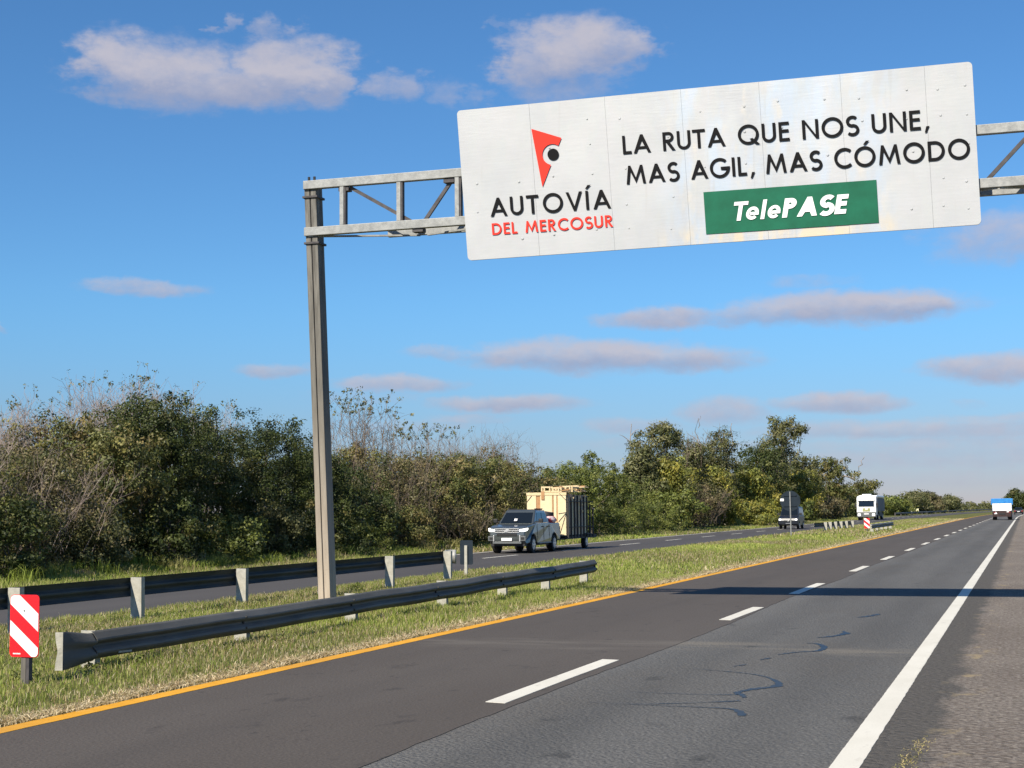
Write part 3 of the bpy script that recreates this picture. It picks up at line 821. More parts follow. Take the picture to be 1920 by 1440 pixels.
def lettering(name, text, x0, x1, z0, h, w, material, track=.15, shear=0.0, y=-.018, weights=None, parent=None):
    items, x = [], 0.0
    for i, c in enumerate(text):
        ww = weights[i] if weights else w
        adv, polys = glyph(c, ww)
        kern = 0
        if i and (text[i - 1] + c) in ('AU', 'UT', 'TA', 'VÍ', 'LA', 'AG', 'OV', 'RU'): kern = -.05
        if i and (text[i - 1] + c) in ('Te',): kern = -.14
        x += kern
        items.append((x, polys)); x += adv + track
    total = x - track
    sx = (x1 - x0) / total
    for gx, polys in items:
        if not polys: continue
        V, F = [], []
        for k, (o, holes) in enumerate(polys):
            loops = [[Vector((px, py, 0)) for px, py in lp] for lp in [o] + holes]
            b = len(V)
            for v in [v for lp in loops for v in lp]:
                lxx, lzz = to_local(x0 + (gx + v.x) * sx + shear * v.y * h, z0 + v.y * h)
                V.append((lxx, y - .0025 * k, lzz))
            for t in geometry.tessellate_polygon(loops): F.append(tuple(b + i for i in t))
        me = bpy.data.meshes.new(name); me.from_pydata(V, [], F); me.materials.append(material)
        o = bpy.data.objects.new(name, me); COL.objects.link(o); o.parent = parent or sign
lettering('letter', 'LA RUTA QUE NOS UNE,', -6.30, -1.262, 7.845, .322, .150, M['black_print'])
lettering('letter', 'MAS AGIL, MAS CÓMODO', -6.275, -.640, 7.318, .322, .155, M['black_print'])
lettering('letter', 'AUTOVÍA', -8.765, -6.575, 6.932, .330, .148, M['black_print'], track=.22)
lettering('letter', 'DEL MERCOSUR', -8.757, -6.562, 6.606, .205, .160, M['red_print'], track=.17)
# green plate
gp = [to_local(x, z) for x, z in ((-4.965, 6.372), (-2.122, 6.377), (-2.122, 7.082), (-4.965, 7.088))]
mb = MB(); mb.add([(x, -.013, z) for x, z in gp] + [(x, -.010, z) for x, z in gp], [(0, 1, 2, 3), (7, 6, 5, 4), (0, 4, 5, 1), (1, 5, 6, 2), (2, 6, 7, 3), (3, 7, 4, 0)])
gpl = mb.build('green_plate', M['green_print'], sign)
lettering('letter', 'TelePASE', -4.52, -2.64, 6.562, .318, .17, M['white_print'], track=.10, shear=.22, y=-.026, weights=[.19, .18, .18, .18, .23, .23, .23, .23], parent=gpl)
# emblem: a red pennant with a bite taken out of it and a black dot in the bite
tri = [(-7.902, 8.432), (-7.373, 8.227)]
cx, cz, R1 = -7.552, 7.948, .185
# right-hand edge runs from the upper right corner to the tip; the bite is cut where the circle crosses it
A, B = Vector((-7.373, 8.227)), Vector((-7.777, 7.390))
d = B - A; f = A - Vector((cx, cz))
qa, qb, qc = d.dot(d), 2 * f.dot(d), f.dot(f) - R1 * R1
t0 = (-qb - math.sqrt(qb * qb - 4 * qa * qc)) / (2 * qa); t1 = (-qb + math.sqrt(qb * qb - 4 * qa * qc)) / (2 * qa)
p0, p1 = A + d * t0, A + d * t1
a0 = math.degrees(math.atan2(p0.y - cz, p0.x - cx)); a1 = math.degrees(math.atan2(p1.y - cz, p1.x - cx))
if a1 < a0: a1 += 360
bite = arc(cx, cz, R1, R1, a0, a1, 22)
poly = tri + bite + [(-7.777, 7.390)]
V = [Vector((*to_local(x, z), 0)) for x, z in poly]
me = bpy.data.meshes.new('emblem'); me.from_pydata([(v.x, -.018, v.y) for v in V], [], [tuple(t) for t in geometry.tessellate_polygon([V])]); me.materials.append(M['red_print'])
em = bpy.data.objects.new('emblem', me); COL.objects.link(em); em.parent = sign
V = [to_local(x, z) for x, z in arc(cx + .01, cz, .102, .102, 0, 360, 28)[:-1]]
MB().add([(x, -.018, z) for x, z in V], [tuple(range(len(V)))]).build('emblem_dot', M['black_print'], em)
# ------------------------------------------------------------------ guard rails
W_PROF = [(0, .158), (.006, .157), (.028, .142), (.076, .076), (.082, .060), (.072, .044), (.024, .014), (.020, 0), (.024, -.016), (.074, -.062), (.082, -.085), (.072, -.106), (.012, -.152), (0, -.156)]  # (out, up)
def w_beam(ys, xf, zf, out, squash=None):
    """corrugated beam along y; out = +1 bulges towards +x"""
    mb = MB(); V = []; n = len(W_PROF)
    for y in ys:
        s = squash(y) if squash else (1.0, 1.0, 0.0)
        for o, u in W_PROF:
            V.append((xf(y) + out * (o * s[0] + s[2]), y, zf(y) + u * s[1]))
    F = [(i * n + k, i * n + k + 1, (i + 1) * n + k + 1, (i + 1) * n + k) for i in range(len(ys) - 1) for k in range(n - 1)]
    return mb.add(V, F)
def solid(o, t=.006):
    md = o.modifiers.new("thickness", 'SOLIDIFY'); md.thickness = t; md.offset = 0
    return o
def c_post(mb_parent, x, y, z0, z1, w, d, name='rail_post', lean=0.0):
    """channel post: web facing the traffic with flanges behind"""
    mb = MB()
    for bx in ((-w / 2, w / 2, 0, .008), (-w / 2, -w / 2 + .010, .008, d), (w / 2 - .010, w / 2, .008, d)):
        x0, x1, y0, y1 = bx
        mb.add([(x0 + x, y0 + y, z0), (x1 + x, y0 + y, z0), (x1 + x, y1 + y, z0), (x0 + x, y1 + y, z0), (x0 + x + lean, y0 + y, z1), (x1 + x + lean, y0 + y, z1), (x1 + x + lean, y1 + y, z1), (x0 + x + lean, y1 + y, z1)],
               [(0, 3, 2, 1), (4, 5, 6, 7), (0, 1, 5, 4), (1, 2, 6, 5), (2, 3, 7, 6), (3, 0, 4, 7)])
    return mb.build(name, M['railpost'], mb_parent)

# --- the rail beside our carriageway; origin at its near end
rr = random.Random(3)
front = thing('guard_rail', 'grey corrugated guard rail beside the yellow line, its flared end next to the striped marker', 'guard rail', (-10.25, 15.0, -.1))
def fz(y): return .385 + .0045 * y + .006 * math.sin(y * .9) + .004 * math.sin(y * 2.3)     # local y from 0
def fx(y): return .012 * math.sin(y * .8) + .008 * math.sin(y * 2.1)
L_front = 22.3
splices = [0.0, 3.9, 7.5, 11.2, 14.9, 18.5, L_front]
for i in range(6):
    a, b = max(.40, splices[i]), splices[i + 1] + (.16 if i < 5 else 0)
    yy = np.linspace(a, b, 17 if i else 25)
    o = w_beam(list(yy), lambda y, i=i: fx(y) + .007 * (5 - i) * .4, fz, 1).build('rail_beam', M['rail'], front, smooth=False)
    solid(o)
    for v in (.075, -.075, 0.0):
        MB().tube([(fx(b) + .07 if v else fx(b) + .03, b - .08, fz(b) + v), ((fx(b) + .105) if v else fx(b) + .06, b - .08, fz(b) + v)], .018, 8).build('bolt', M['bolt'], front)
# flared terminal: the corrugation flattens out and spreads, then rolls back
yy = list(np.linspace(.42, -.16, 14))
def flat(y):
    t = min(1, max(0, (.34 - y) / .42)); return (1 - .82 * t, 1 + .34 * t, .01 * t - .02 * t * t)
wing = w_beam(yy, lambda y: fx(0) + .02, lambda y: fz(0) - .012, 1, flat)
solid(wing.build('end_wing', M['rail'], front, smooth=True), .008)
lip = MB(); 
pts = [(fx(0) + .02 - .012 - .0, -.16, fz(0) - .01 + u) for u in np.linspace(.210, -.210, 12)]
wav = [(x + .03 - .035 * abs(math.cos(i * .285)) , y - .012, z) for i, (x, y, z) in enumerate(pts)]
lip.strip([(x + .025, y, z) for x, y, z in pts], [(x - .055, y - .01, z) for x, y, z in wav])
solid(lip.build('end_lip', M['railpost'], front), .01)
# torn bright crease beside the first post
MB().beam((fx(.9) + .085, .85, fz(.9) - .115), (fx(.9) + .088, 1.12, fz(.9) - .122), .012, .022).build('crease', M['railpost'], front)
for y in (.58, 4.24, 7.93, 12.02, 15.46, 18.54, 21.71):
    c_post(front, -.13 + rr.uniform(-.012, .012), y, -.5, fz(y) + .150 + rr.uniform(-.008, .012), .19, .11, lean=rr.uniform(-.012, .012))
    MB().box(-.03, .01, y + .015, y + .1, fz(y) - .12, fz(y) + .12).build('rail_spacer', M['galv_dark'], front)

# --- the rail beside the opposing carriageway, seen from behind
back = thing('guard_rail', 'dark guard rail seen from behind on tall pale wedge-lit posts beside the opposing road', 'guard rail', (-14.3, 19.5, -.08))
def bz(y): return .63 + .002 * y
cuts = [-10.6, -7.0, -3.4, 0.25, 3.6, 7.26, 10.95, 14.55, 18.3]
for i in range(8):
    a, b = cuts[i], cuts[i + 1]
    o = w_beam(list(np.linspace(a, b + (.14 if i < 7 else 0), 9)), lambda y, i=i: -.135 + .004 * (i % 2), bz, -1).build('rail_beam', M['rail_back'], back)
    solid(o)
for y in (-10.6, -7.0, -3.5, .02, 3.35, 7.0, 10.6, 14.25, 18.1):
    c_post(back, 0, y, -.5, bz(y) + .165, .205, .11, lean=rr.uniform(-.012, .012))
    MB().box(-.14, -.1, y + .02, y + .09, bz(y) - .12, bz(y) + .12).build('rail_spacer', M['galv_dark'], back)
# rolled bull-nose end
mb = MB(); cy = 18.32
P = [(-.135 - .0 + .14 * (1 - math.cos(a)) , cy + .26 * math.sin(a) ) for a in np.linspace(0, math.pi * .98, 12)]
mb.strip([(x, y, bz(18) + .19) for x, y in P], [(x, y, bz(18) - .17) for x, y in P])
solid(mb.build('end_bullnose', M['galv'], back, smooth=True), .01)

# --- short guard rails further on
far_back = thing('guard_rail', 'short distant guard rail with a row of pale posts standing before the white truck', 'guard rail', (-14.3, 115.5, -.08))
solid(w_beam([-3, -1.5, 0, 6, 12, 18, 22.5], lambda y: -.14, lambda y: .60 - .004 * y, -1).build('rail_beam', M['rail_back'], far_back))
for y in (2.2, 5.1, 8.7, 12.5, 16.5, 21.3):
    c_post(far_back, 0, y, -.5, .78 - .004 * y, .24, .11)
wg = w_beam([-3.0, -3.25, -3.6], lambda y: -.14 + (-3 - y) * .12, lambda y: .61, -1, lambda y: (1 - .6 * min(1, (-3 - y) / 1.2), 1.25, 0))
solid(wg.build('end_wing', M['railpost'], far_back))
far_front = thing('guard_rail', 'short distant guard rail on stubby pale feet behind the far striped marker', 'guard rail', (-10.25, 110.0, -.1))
solid(w_beam([0, 5, 10, 15, 18.8], lambda y: 0, lambda y: .53, 1).build('rail_beam', M['rail'], far_front))
for y in (2.0, 5.8, 9.6, 13.4, 17.6):
    c_post(far_front, -.12, y, -.5, .70, .22, .12)
verge_rail = thing('guard_rail', 'long thin guard rail curving along the outer edge of the opposing road far ahead', 'guard rail', (0, 0, 0))
ysv = list(range(296, 640, 12))
solid(w_beam(ysv, lambda y: -23.4 + bend(y), lambda y: .55, 1).build('rail_beam', M['rail'], verge_rail))
for y in ysv[::1]:
    MB().box(-23.65 + bend(y), -23.45 + bend(y), y, y + .1, -.1, .7).build('rail_post', M['galv_dark'], verge_rail)

# ------------------------------------------------------------------ roadside signs
def rounded(w, h, r, n=6):
    pts = []
    for cx, cz, a in ((w / 2 - r, h / 2 - r, 0), (-w / 2 + r, h / 2 - r, 90), (-w / 2 + r, -h / 2 + r, 180), (w / 2 - r, -h / 2 + r, 270)):
        pts += [(cx + r * math.cos(math.radians(a + 90 * i / n)), cz + r * math.sin(math.radians(a + 90 * i / n))) for i in range(n + 1)]
    return pts
def clip_poly(poly, f):
    out = []
    for i in range(len(poly)):
        p, q = poly[i], poly[(i + 1) % len(poly)]; a, b = f(p), f(q)
        if a >= 0: out.append(p)
        if a * b < 0:
            t = a / (a - b); out.append((p[0] + (q[0] - p[0]) * t, p[1] + (q[1] - p[1]) * t))
    return out
def plate(pts, y0, y1, zc):
    n = len(pts)
    return MB().add([(x, y0, z + zc) for x, z in pts] + [(x, y1, z + zc) for x, z in pts], [tuple(range(n)), tuple(range(2 * n - 1, n - 1, -1))] + [(i, n + i, n + (i + 1) % n, (i + 1) % n) for i in range(n)])
def hazard_marker(label, loc, w=.36, h=.655, zc=.62, small_print=True):
    t = thing('hazard_marker', label, 'marker sign', loc, 0, 'red and white striped marker panels')
    MB().box(-.045, .015, .012, .07, -.3, zc + .25).build('post', M['wood_grey'], t, bevel=.004)
    MB().box(.017, .055, .014, .075, -.3, zc + .2).build('post_angle', M['galv_dark'], t)
    outline = rounded(w, h, .045)
    b = plate(outline, 0, .008, zc).build('panel', M['sign_red'], t)
    # white diagonal bands falling to the right
    kx, kz = .36 / w, h / .655
    inner = rounded(w - .012, h - .012, .042)
    for hi, lo in ((.273, .085), (-.084, -.243)):
        f1 = lambda p: hi * kz - .83 * kx * kz * p[0] - p[1]
        f2 = lambda p: p[1] - (lo * kz - .83 * kx * kz * p[0])
        plate(clip_poly(clip_poly(inner, f1), f2), -.004, -.002, zc).build('white_stripe', M['sign_white'], b)
    if small_print:
        for i in range(6):
            MB().box(-w / 2 + .045 + i * .016, -w / 2 + .057 + i * .016, -.003, -.001, zc - h / 2 + .028, zc - h / 2 + .042).build('maker_mark', M['sign_white'], b)
        MB().tube([(.0, -.010, zc + .16), (0, 0, zc + .16)], .008, 6).build('bolt', M['bolt'], b)
    return t
hazard_marker('red and white striped marker on a grey post at the near end of the rail', (-10.12, 14.0, 0))
hazard_marker('small far striped marker standing before the white truck', (-10.35, 108.3, -.05), w=.38, h=.70, zc=.74, small_print=False)
# marker seen from behind at the end of the back rail
t = thing('hazard_marker', 'blue grey back of a marker panel on a pale post beside the rear rail end', 'marker sign', (-14.5, 39.6, -.05))
plate(rounded(.37, .66, .04), .03, .04, .71).build('panel', M['sign_back'], t)
MB().box(-.04, .04, -.03, .028, -.3, .90).build('post', M['railpost'], t, bevel=.004)
# round sign seen from behind
t = thing('round_sign', 'big round traffic sign seen from behind on a thin grey pole, hiding a van', 'traffic sign', (-13.93, 97.0, -.05))
n = 36
disc = [(.63 * math.cos(2 * math.pi * i / n), .63 * math.sin(2 * math.pi * i / n)) for i in range(n)]
plate(disc, .05, .06, 2.27).build('disc', M['sign_back'], t)
MB().tube([(.02, 0, -.3), (.0, 0, 2.85)], .04, 8).build('pole', M['galv'], t)
MB().box(-.62, -.40, .043, .047, 2.26, 2.42).build('sticker', M['sign_white'], t)
for z in (1.95, 2.6):
    MB().box(-.4, .4, .005, .048, z - .03, z + .03).build('bracket', M['sign_back'], t)
# small yellow board far ahead
t = thing('roadside_board', 'small pale yellow board on two legs before the far trees', 'road sign', (-25.6 + bend(360), 360.0, 0))
M['board'] = mat('pale yellow board', (.80, .74, .42), (.86, .82, .55), rough=.5)
MB().box(-.95, .95, 0, .03, .75, 1.35).build('panel', M['board'], t)
for x in (-.6, .6): MB().box(x - .05, x + .05, .04, .1, -.2, 1.3).build('leg', M['railpost'], t)
# ------------------------------------------------------------------ vehicles (origin front centre on the ground, bonnet towards -y)
def paint(name, c, rough=.28, metal=.35, coat=.6):
    m = bpy.data.materials.new(name); m.use_nodes = True
    b = m.node_tree.nodes["Principled BSDF"]
    b.inputs['Base Color'].default_value = (*c, 1); b.inputs['Roughness'].default_value = rough; b.inputs['Metallic'].default_value = metal
    b.inputs['Coat Weight'].default_value = coat; b.inputs['Coat Roughness'].default_value = .08
    # faint road film
    N, L = m.node_tree.nodes, m.node_tree.links
    tc = N.new("ShaderNodeTexCoord"); n = N.new("ShaderNodeTexNoise"); n.inputs['Scale'].default_value = 2.2; n.inputs['Detail'].default_value = 5
    L.new(tc.outputs['Object'], n.inputs['Vector'])
    mx = N.new("ShaderNodeMix"); mx.data_type = 'RGBA'; r = N.new("ShaderNodeMapRange"); r.inputs[1].default_value = .4; r.inputs[2].default_value = .75; r.inputs[4].default_value = .35
    L.new(n.outputs['Fac'], r.inputs[0]); L.new(r.outputs[0], mx.inputs['Factor'])
    mx.inputs['A'].default_value = (*c, 1); mx.inputs['B'].default_value = (*[x * .8 + .03 for x in c], 1)
    L.new(mx.outputs['Result'], b.inputs['Base Color'])
    return m
def lamp_mat(name, c, e):
    m = bpy.data.materials.new(name); m.use_nodes = True
    b = m.node_tree.nodes["Principled BSDF"]; b.inputs['Base Color'].default_value = (*c, 1); b.inputs['Roughness'].default_value = .1
    b.inputs['Emission Color'].default_value = (*c, 1); b.inputs['Emission Strength'].default_value = e
    return m
M['headlight'] = lamp_mat('lit headlight', (1, .98, .94), 1.3)
M['dark_grille'] = mat('dark grille', (.012, .013, .014), rough=.5)
M['tail'] = mat('red tail lamp', (.25, .01, .01), rough=.25)

def wheel(parent, x, y, r, w, side):
    ty = MB().disc_x(x, y, r, r, w, 24).build('wheel', M['rubber'], parent, bevel=.03)
    MB().disc_x(x + side * (w / 2 - .005), y, r, r * .66, .03, 18).build('rim', M['alloy'], ty, bevel=.008)
    mb = MB()
    for k in range(6):
        a = k * math.pi / 3
        mb.beam((x + side * (w / 2 + .014), y, r), (x + side * (w / 2 + .014), y + .58 * r * math.cos(a), r + .58 * r * math.sin(a)), .07, .02, up=(1, 0, 0))
    mb.disc_x(x + side * (w / 2 + .02), y, r, .06, .02, 12)
    mb.build('wheel_spokes', M['chrome'], ty)
    return ty
def arch(yc, r, z0, n=10, z_c=None):
    """outline points of a wheel opening, from the rear foot over the top to the front foot"""
    zc = r * .82 if z_c is None else z_c
    pts = []
    a0 = math.asin(max(-1, min(1, (z0 - zc) / r)))
    for i in range(n + 1):
        a = a0 + (math.pi - 2 * a0) * i / n
        pts.append((yc + r * math.cos(a), zc + r * math.sin(a)))
    return pts
def frustum_glass(parent, base, top, yb0, yb1, yt0, yt1, zb, zt, panes, body, glass, roof_name='cabin'):
    """tapered cabin with glass panes set on it; panes: (face, u0, u1, v0, v1, name)"""
    c = dict(a=Vector((-base, yb0, zb)), b=Vector((base, yb0, zb)), c=Vector((base, yb1, zb)), d=Vector((-base, yb1, zb)),
             e=Vector((-top, yt0, zt)), f=Vector((top, yt0, zt)), g=Vector((top, yt1, zt)), h=Vector((-top, yt1, zt)))
    mb = MB(); k = 'abcdefgh'
    mb.add([c[i] for i in k], [(0, 3, 2, 1), (4, 5, 6, 7), (0, 1, 5, 4), (1, 2, 6, 5), (2, 3, 7, 6), (3, 0, 4, 7)])
    cab = mb.build(roof_name, body, parent, bevel=.08, seg=3, smooth=False)
    faces = dict(front='abfe', right='bcgf', rear='cdhg', left='dahe')
    for face, u0, u1, v0, v1, nm in panes:
        A, B, C_, D = (c[i] for i in faces[face])
        nrm = (B - A).cross(D - A).normalized()
        P = lambda u, v: (A * (1 - u) + B * u) * (1 - v) + (D * (1 - u) + C_ * u) * v + nrm * .010
        q = [P(u0, v0), P(u1, v0), P(u1, v1), P(u0, v1)]
        inn = [p - nrm * .03 for p in q]
        MB().add(q + inn, [(0, 1, 2, 3), (7, 6, 5, 4), (0, 4, 5, 1), (1, 5, 6, 2), (2, 6, 7, 3), (3, 7, 4, 0)]).build(nm, glass, cab)
    return cab

# ---- grey pickup ----------------------------------------------------------------
M['pickup'] = paint('grey green metallic paint', (.098, .115, .120), .28, .5, .7)
M['grey_plastic'] = mat('mid grey plastic', (.10, .11, .115), rough=.5)
pk = thing('pickup_truck', 'grey double cab pickup with bright headlights towing the tall timber load', 'pickup truck', (-20.45, 60.8, 0))
S = .955
prof = [(.16, .40), (.03, .50), (0.0, .62), (-.01, .80), (.02, 1.00), (.09, 1.11), (.28, 1.17), (.80, 1.235), (1.35, 1.285), (1.60, 1.31), (3.30, 1.33), (3.62, 1.30), (5.02, 1.30), (5.10, 1.25), (5.12, .62), (5.0, .50)]
prof += arch(4.12, .46, .50)[0:] + [(3.55, .40), (1.55, .40)] + arch(.98, .45, .46)
prof = [(y * S, z * S) for y, z in prof]
pbod = MB().prism_x(prof, -.90 * S, .90 * S).build('body', M['pickup'], pk, bevel=.055, seg=3)
for v in pbod.data.vertices:                     # rounded nose in plan, sides leaning in above the waist
    x, y, z = v.co
    k = 1 - .13 * max(0, 1 - max(y, 0) / .55) ** 2 - .05 * max(0, (z - .85) / .45)
    v.co.x = x * k
frustum_glass(pk, .83 * S, .68 * S, 1.22 * S, 3.66 * S, 1.98 * S, 3.36 * S, 1.27 * S, 1.885 * S,
              [('front', .06, .94, .05, .80, 'windscreen'), ('right', .14, .50, .10, .80, 'side_window'), ('right', .54, .90, .10, .80, 'side_window'), ('left', .10, .46, .10, .80, 'side_window'), ('left', .50, .86, .10, .86, 'side_window'), ('rear', .1, .9, .15, .85, 'rear_window')],
              M['pickup'], M['glass_dark'])
def pb(x0, x1, y0, y1, z0, z1, name, m, bevel=.012): return MB().box(x0 * S, x1 * S, y0 * S, y1 * S, z0 * S, z1 * S).build(name, M[m] if isinstance(m, str) else m, pk, bevel=bevel)
pb(-.60, .60, 2.05, 3.25, 1.886, 1.91, 'roof_skin', 'black_plastic', .008)
for s in (-1, 1):
    pb(s * .62 - .02, s * .62 + .02, 2.05, 3.2, 1.912, 1.95, 'roof_rail', 'galv_dark', .006)
    # wrap-round headlamp: a wedge on the front corner
    mb = MB(); x0, x1 = .58 * S, .885 * S
    P = [(s * x0, -.012), (s * .80 * S, -.002), (s * x1, .12), (s * x1, .30), (s * x0, .10)]
    zz = [(.95, 1.04), (.95, 1.07), (.98, 1.10), (1.04, 1.11), (.97, 1.06)]
    n = len(P)
    mb.add([(x, y * S - .01, a * S) for (x, y), (a, b) in zip(P, zz)] + [(x, y * S - .01, b * S) for (x, y), (a, b) in zip(P, zz)], [tuple(range(n)), tuple(range(2 * n - 1, n - 1, -1))] + [(i, (i + 1) % n, n + (i + 1) % n, n + i) for i in range(n)])
    mb.build('headlight', M['headlight'], pk)
    pb(min(s * .58, s * .86), max(s * .58, s * .86), -.03, .05, .55, .76, 'fog_surround', 'grey_plastic')
    pb(min(s * .64, s * .80), max(s * .64, s * .80), -.036, -.02, .60, .71, 'fog_recess', 'black_plastic', .004)
    pb(min(s * .575, s * .615), max(s * .575, s * .615), -.045, -.025, .53, .80, 'chrome_trim', 'chrome', .004)
    # mirror on a stalk
    m_ = MB().box(min(s * .96, s * 1.16) * S, max(s * .96, s * 1.16) * S, 1.52 * S, 1.64 * S, 1.32 * S, 1.50 * S).build('mirror', M['black_plastic'], pk, bevel=.03)
    MB().beam((s * .80 * S, 1.6 * S, 1.36 * S), (s * .98 * S, 1.58 * S, 1.38 * S), .04, .04).build('mirror_stalk', M['black_plastic'], m_)
    pb(min(s * .86, s * .97), max(s * .86, s * .97), 1.65, 3.45, .40, .45, 'side_step', 'galv', .01)
    for yy in (2.42, 3.22): pb(min(s * .895, s * .925), max(s * .895, s * .925), yy - .09, yy + .09, 1.12, 1.16, 'door_handle', 'black_plastic', .006)
    for yy in (1.58, 2.55, 3.42): pb(min(s * .893, s * .904), max(s * .893, s * .904), yy - .006, yy + .006, .50, 1.27, 'door_gap', 'black_plastic', 0)
    pb(min(s * .70, s * .89), max(s * .70, s * .89), 5.10, 5.135, .78, 1.12, 'tail_lamp', 'tail', .01)
    for yc in (.98, 4.12):
        wheel(pk, s * .78 * S, yc * S, .375 * S, .25 * S, s)
        mb = MB()
        ar = arch(yc, .46, .40, 12)
        mb.strip([(s * .905 * S, y * S, z * S) for y, z in ar], [(s * .885 * S, (yc + (y - yc) * 1.10) * S, (.377 + (z - .377) * 1.10) * S) for y, z in ar])
        solid(mb.build('arch_trim', M['black_plastic'], pk), .015)
pb(-.46, .46, -.030, .02, .76, .87, 'lower_grille', 'dark_grille', .006)
pb(-.46, .46, -.028, .03, .90, 1.08, 'grille', 'dark_grille', .006)
for z in (.92, .99, 1.07): pb(-.56, .56, -.040, -.026, z - .013, z + .013, 'grille_bar', 'chrome', .002)
bd = MB().beam((-.11 * S, -.05 * S, .97 * S), (.11 * S, -.05 * S, 1.015 * S), .02, .09 * S).build('badge', M['chrome'], pk)
MB().box(-.035 * S, .035 * S, -.062 * S, -.04 * S, .94 * S, 1.05 * S).build('badge_bar', M['chrome'], bd)
pb(-.24, .24, -.055, -.03, .555, .68, 'number_plate', 'plate', .004)
pb(-.66, .66, -.012, .06, .42, .52, 'bumper_lip', 'grey_plastic', .02)
pb(-.78, .78, .12, 4.9, .32, .50, 'chassis', 'black_plastic', 0)
MB().add([(-.10, 1.30, 1.345), (.03, 1.30, 1.345), (.03, 1.40, 1.435), (-.10, 1.40, 1.435)], [(0, 1, 2, 3)]).build('windscreen_sticker', M['plate'], pk, loc=(0, -.055, 0))
MB().tube([(-.33 * S, 1.98 * S, 1.63 * S), (-.30 * S, 1.80 * S, 1.62 * S)], .001, 4).build('wiper', M['black_plastic'], pk)
# people-free cab: two head rests behind the glass are not visible through the tint
# ---- load in the pickup bed: bundles, things of their own
def blob(name, mat_, label, cat, loc, size, seed, group=None):
    r = np.random.default_rng(seed)
    bm = bmesh.new(); bmesh.ops.create_icosphere(bm, subdivisions=3, radius=1)
    ph = r.uniform(0, 6, 6)
    for v in bm.verts:
        d = v.co
        k = 1 + .13 * math.sin(4 * d.x + ph[0]) * math.cos(3 * d.y + ph[1]) + .08 * math.sin(7 * d.z + ph[2] + 4 * d.x)
        e = .72
        v.co = Vector([math.copysign(abs(c) ** e, c) * k for c in d]) 
        v.co = Vector((v.co.x * size[0], v.co.y * size[1], v.co.z * size[2]))
    me = bpy.data.meshes.new(name); bm.to_mesh(me); bm.free(); me.materials.append(mat_)
    me.polygons.foreach_set("use_smooth", [True] * len(me.polygons))
    o = bpy.data.objects.new(name, me); COL.objects.link(o); o.location = loc
    return tag(o, label, cat, group)
M['dark_cloth'] = mat('dark bundle cloth', (.02, .02, .024), (.05, .05, .055), scale=6, rough=.9)
M['red_cloth'] = mat('red patterned cloth', (.55, .06, .07), (.70, .55, .55), scale=5, rough=.9, lo=.47, hi=.53)
M['white_cloth'] = mat('pale bundle cloth', (.45, .44, .45), (.62, .60, .60), scale=7, rough=.9)
by = 60.8
blob('bundle', M['dark_cloth'], 'dark rolled bundle lying on top of the cargo in the pickup bed', 'bundle', (-20.12, by + 4.1, 1.60), (.42, .38, .13), 1)
blob('bundle', M['red_cloth'], 'red and white cloth bundle packed in the pickup bed', 'bundle', (-19.83, by + 3.95, 1.36), (.26, .36, .17), 2)
blob('bundle', M['white_cloth'], 'pale grey bundle tucked beside the red cloth in the pickup bed', 'bundle', (-20.45, by + 4.1, 1.36), (.34, .42, .16), 3)

# ---- trailer and its load of framed panels ----------------------------------------
M['trailer_steel'] = mat('trailer steel', (.03, .028, .027), (.055, .05, .048), scale=5, rough=.7)
tr = thing('flat_trailer', 'low black flatbed trailer under the stack of timber frames', 'trailer', (-20.42, 66.4, 0))
for s in (-1, 1):
    MB().box(s * .90 - .05, s * .90 + .05, -.1, 4.9, .48, .60).build('side_rail', M['trailer_steel'], tr)
    wheel(tr, s * .86, 3.1, .31, .2, s)
    MB().box(s * .97 - .14, s * .97 + .14, 2.7, 3.5, .66, .70).build('mudguard', M['trailer_steel'], tr)
    MB().beam((0, -1.15, .46), (s * .85, .0, .50), .08, .08).build('drawbar', M['trailer_steel'], tr)
MB().box(-.92, .92, -.08, 4.9, .602, .64).build('deck', M['trailer_steel'], tr)
for k, y in enumerate((.4, 1.3, 2.2, 3.6, 4.4)):
    MB().box(-.85, .85, y, y + .08, .50, .598).build('cross_member', M['trailer_steel'], tr)
M['cream'] = mat('cream wall board', (.66, .545, .33), (.72, .61, .40), scale=3, rough=.75)
M['cream_edge'] = mat('pale pine', (.62, .48, .27), (.70, .56, .35), scale=9, rough=.8, stretch=(1, .2, 1))
M['orange_pine'] = mat('orange stained pine', (.36, .19, .085), (.46, .26, .12), scale=8, rough=.8)
M['side_board'] = mat('dark stained boards', (.36, .28, .20), (.52, .42, .31), scale=6, rough=.85, stretch=(1, 1, .2))
M['dark_frame'] = mat('dark steel stanchion', (.045, .038, .034), rough=.7)
M['strap'] = mat('dark load strap', (.05, .045, .04), rough=.8)
ld = thing('panel_stack', 'tall stack of cream wall panels strapped upright on the trailer', 'cargo', (-20.42, 66.35, .645))
zt = 1.93
# front: cream boards standing side by side with open gaps between the frames
for (a, b, z1, nm) in ((-.93, -.50, zt - .14, 'wall_panel'), (-.30, .26, zt - .02, 'wall_panel'), (.33, .46, zt - .08, 'wall_panel'), (.52, .905, zt - .10, 'wall_panel')):
    MB().box(a, b, 0, .055, 0, z1).build(nm, M['cream'], ld, bevel=.006)
    MB().box(a + .01, b - .01, .06, 3.15, .02, z1 - .02).build('panel_core', M['side_board'], ld)
MB().box(-.95, .93, -.02, .04, zt - .13, zt).build('top_rail', M['cream_edge'], ld, bevel=.006)
MB().box(-.50, -.30, .03, .06, 0, zt - .15).build('recessed_board', M['orange_pine'], ld)
for x in (.285, .49): MB().box(x - .028, x + .028, .02, .07, 0, zt - .13).build('gap_board', M['orange_pine'], ld)
MB().box(-.24, -.10, -.045, -.02, zt - .32, zt + .06).build('cleat', M['orange_pine'], ld)
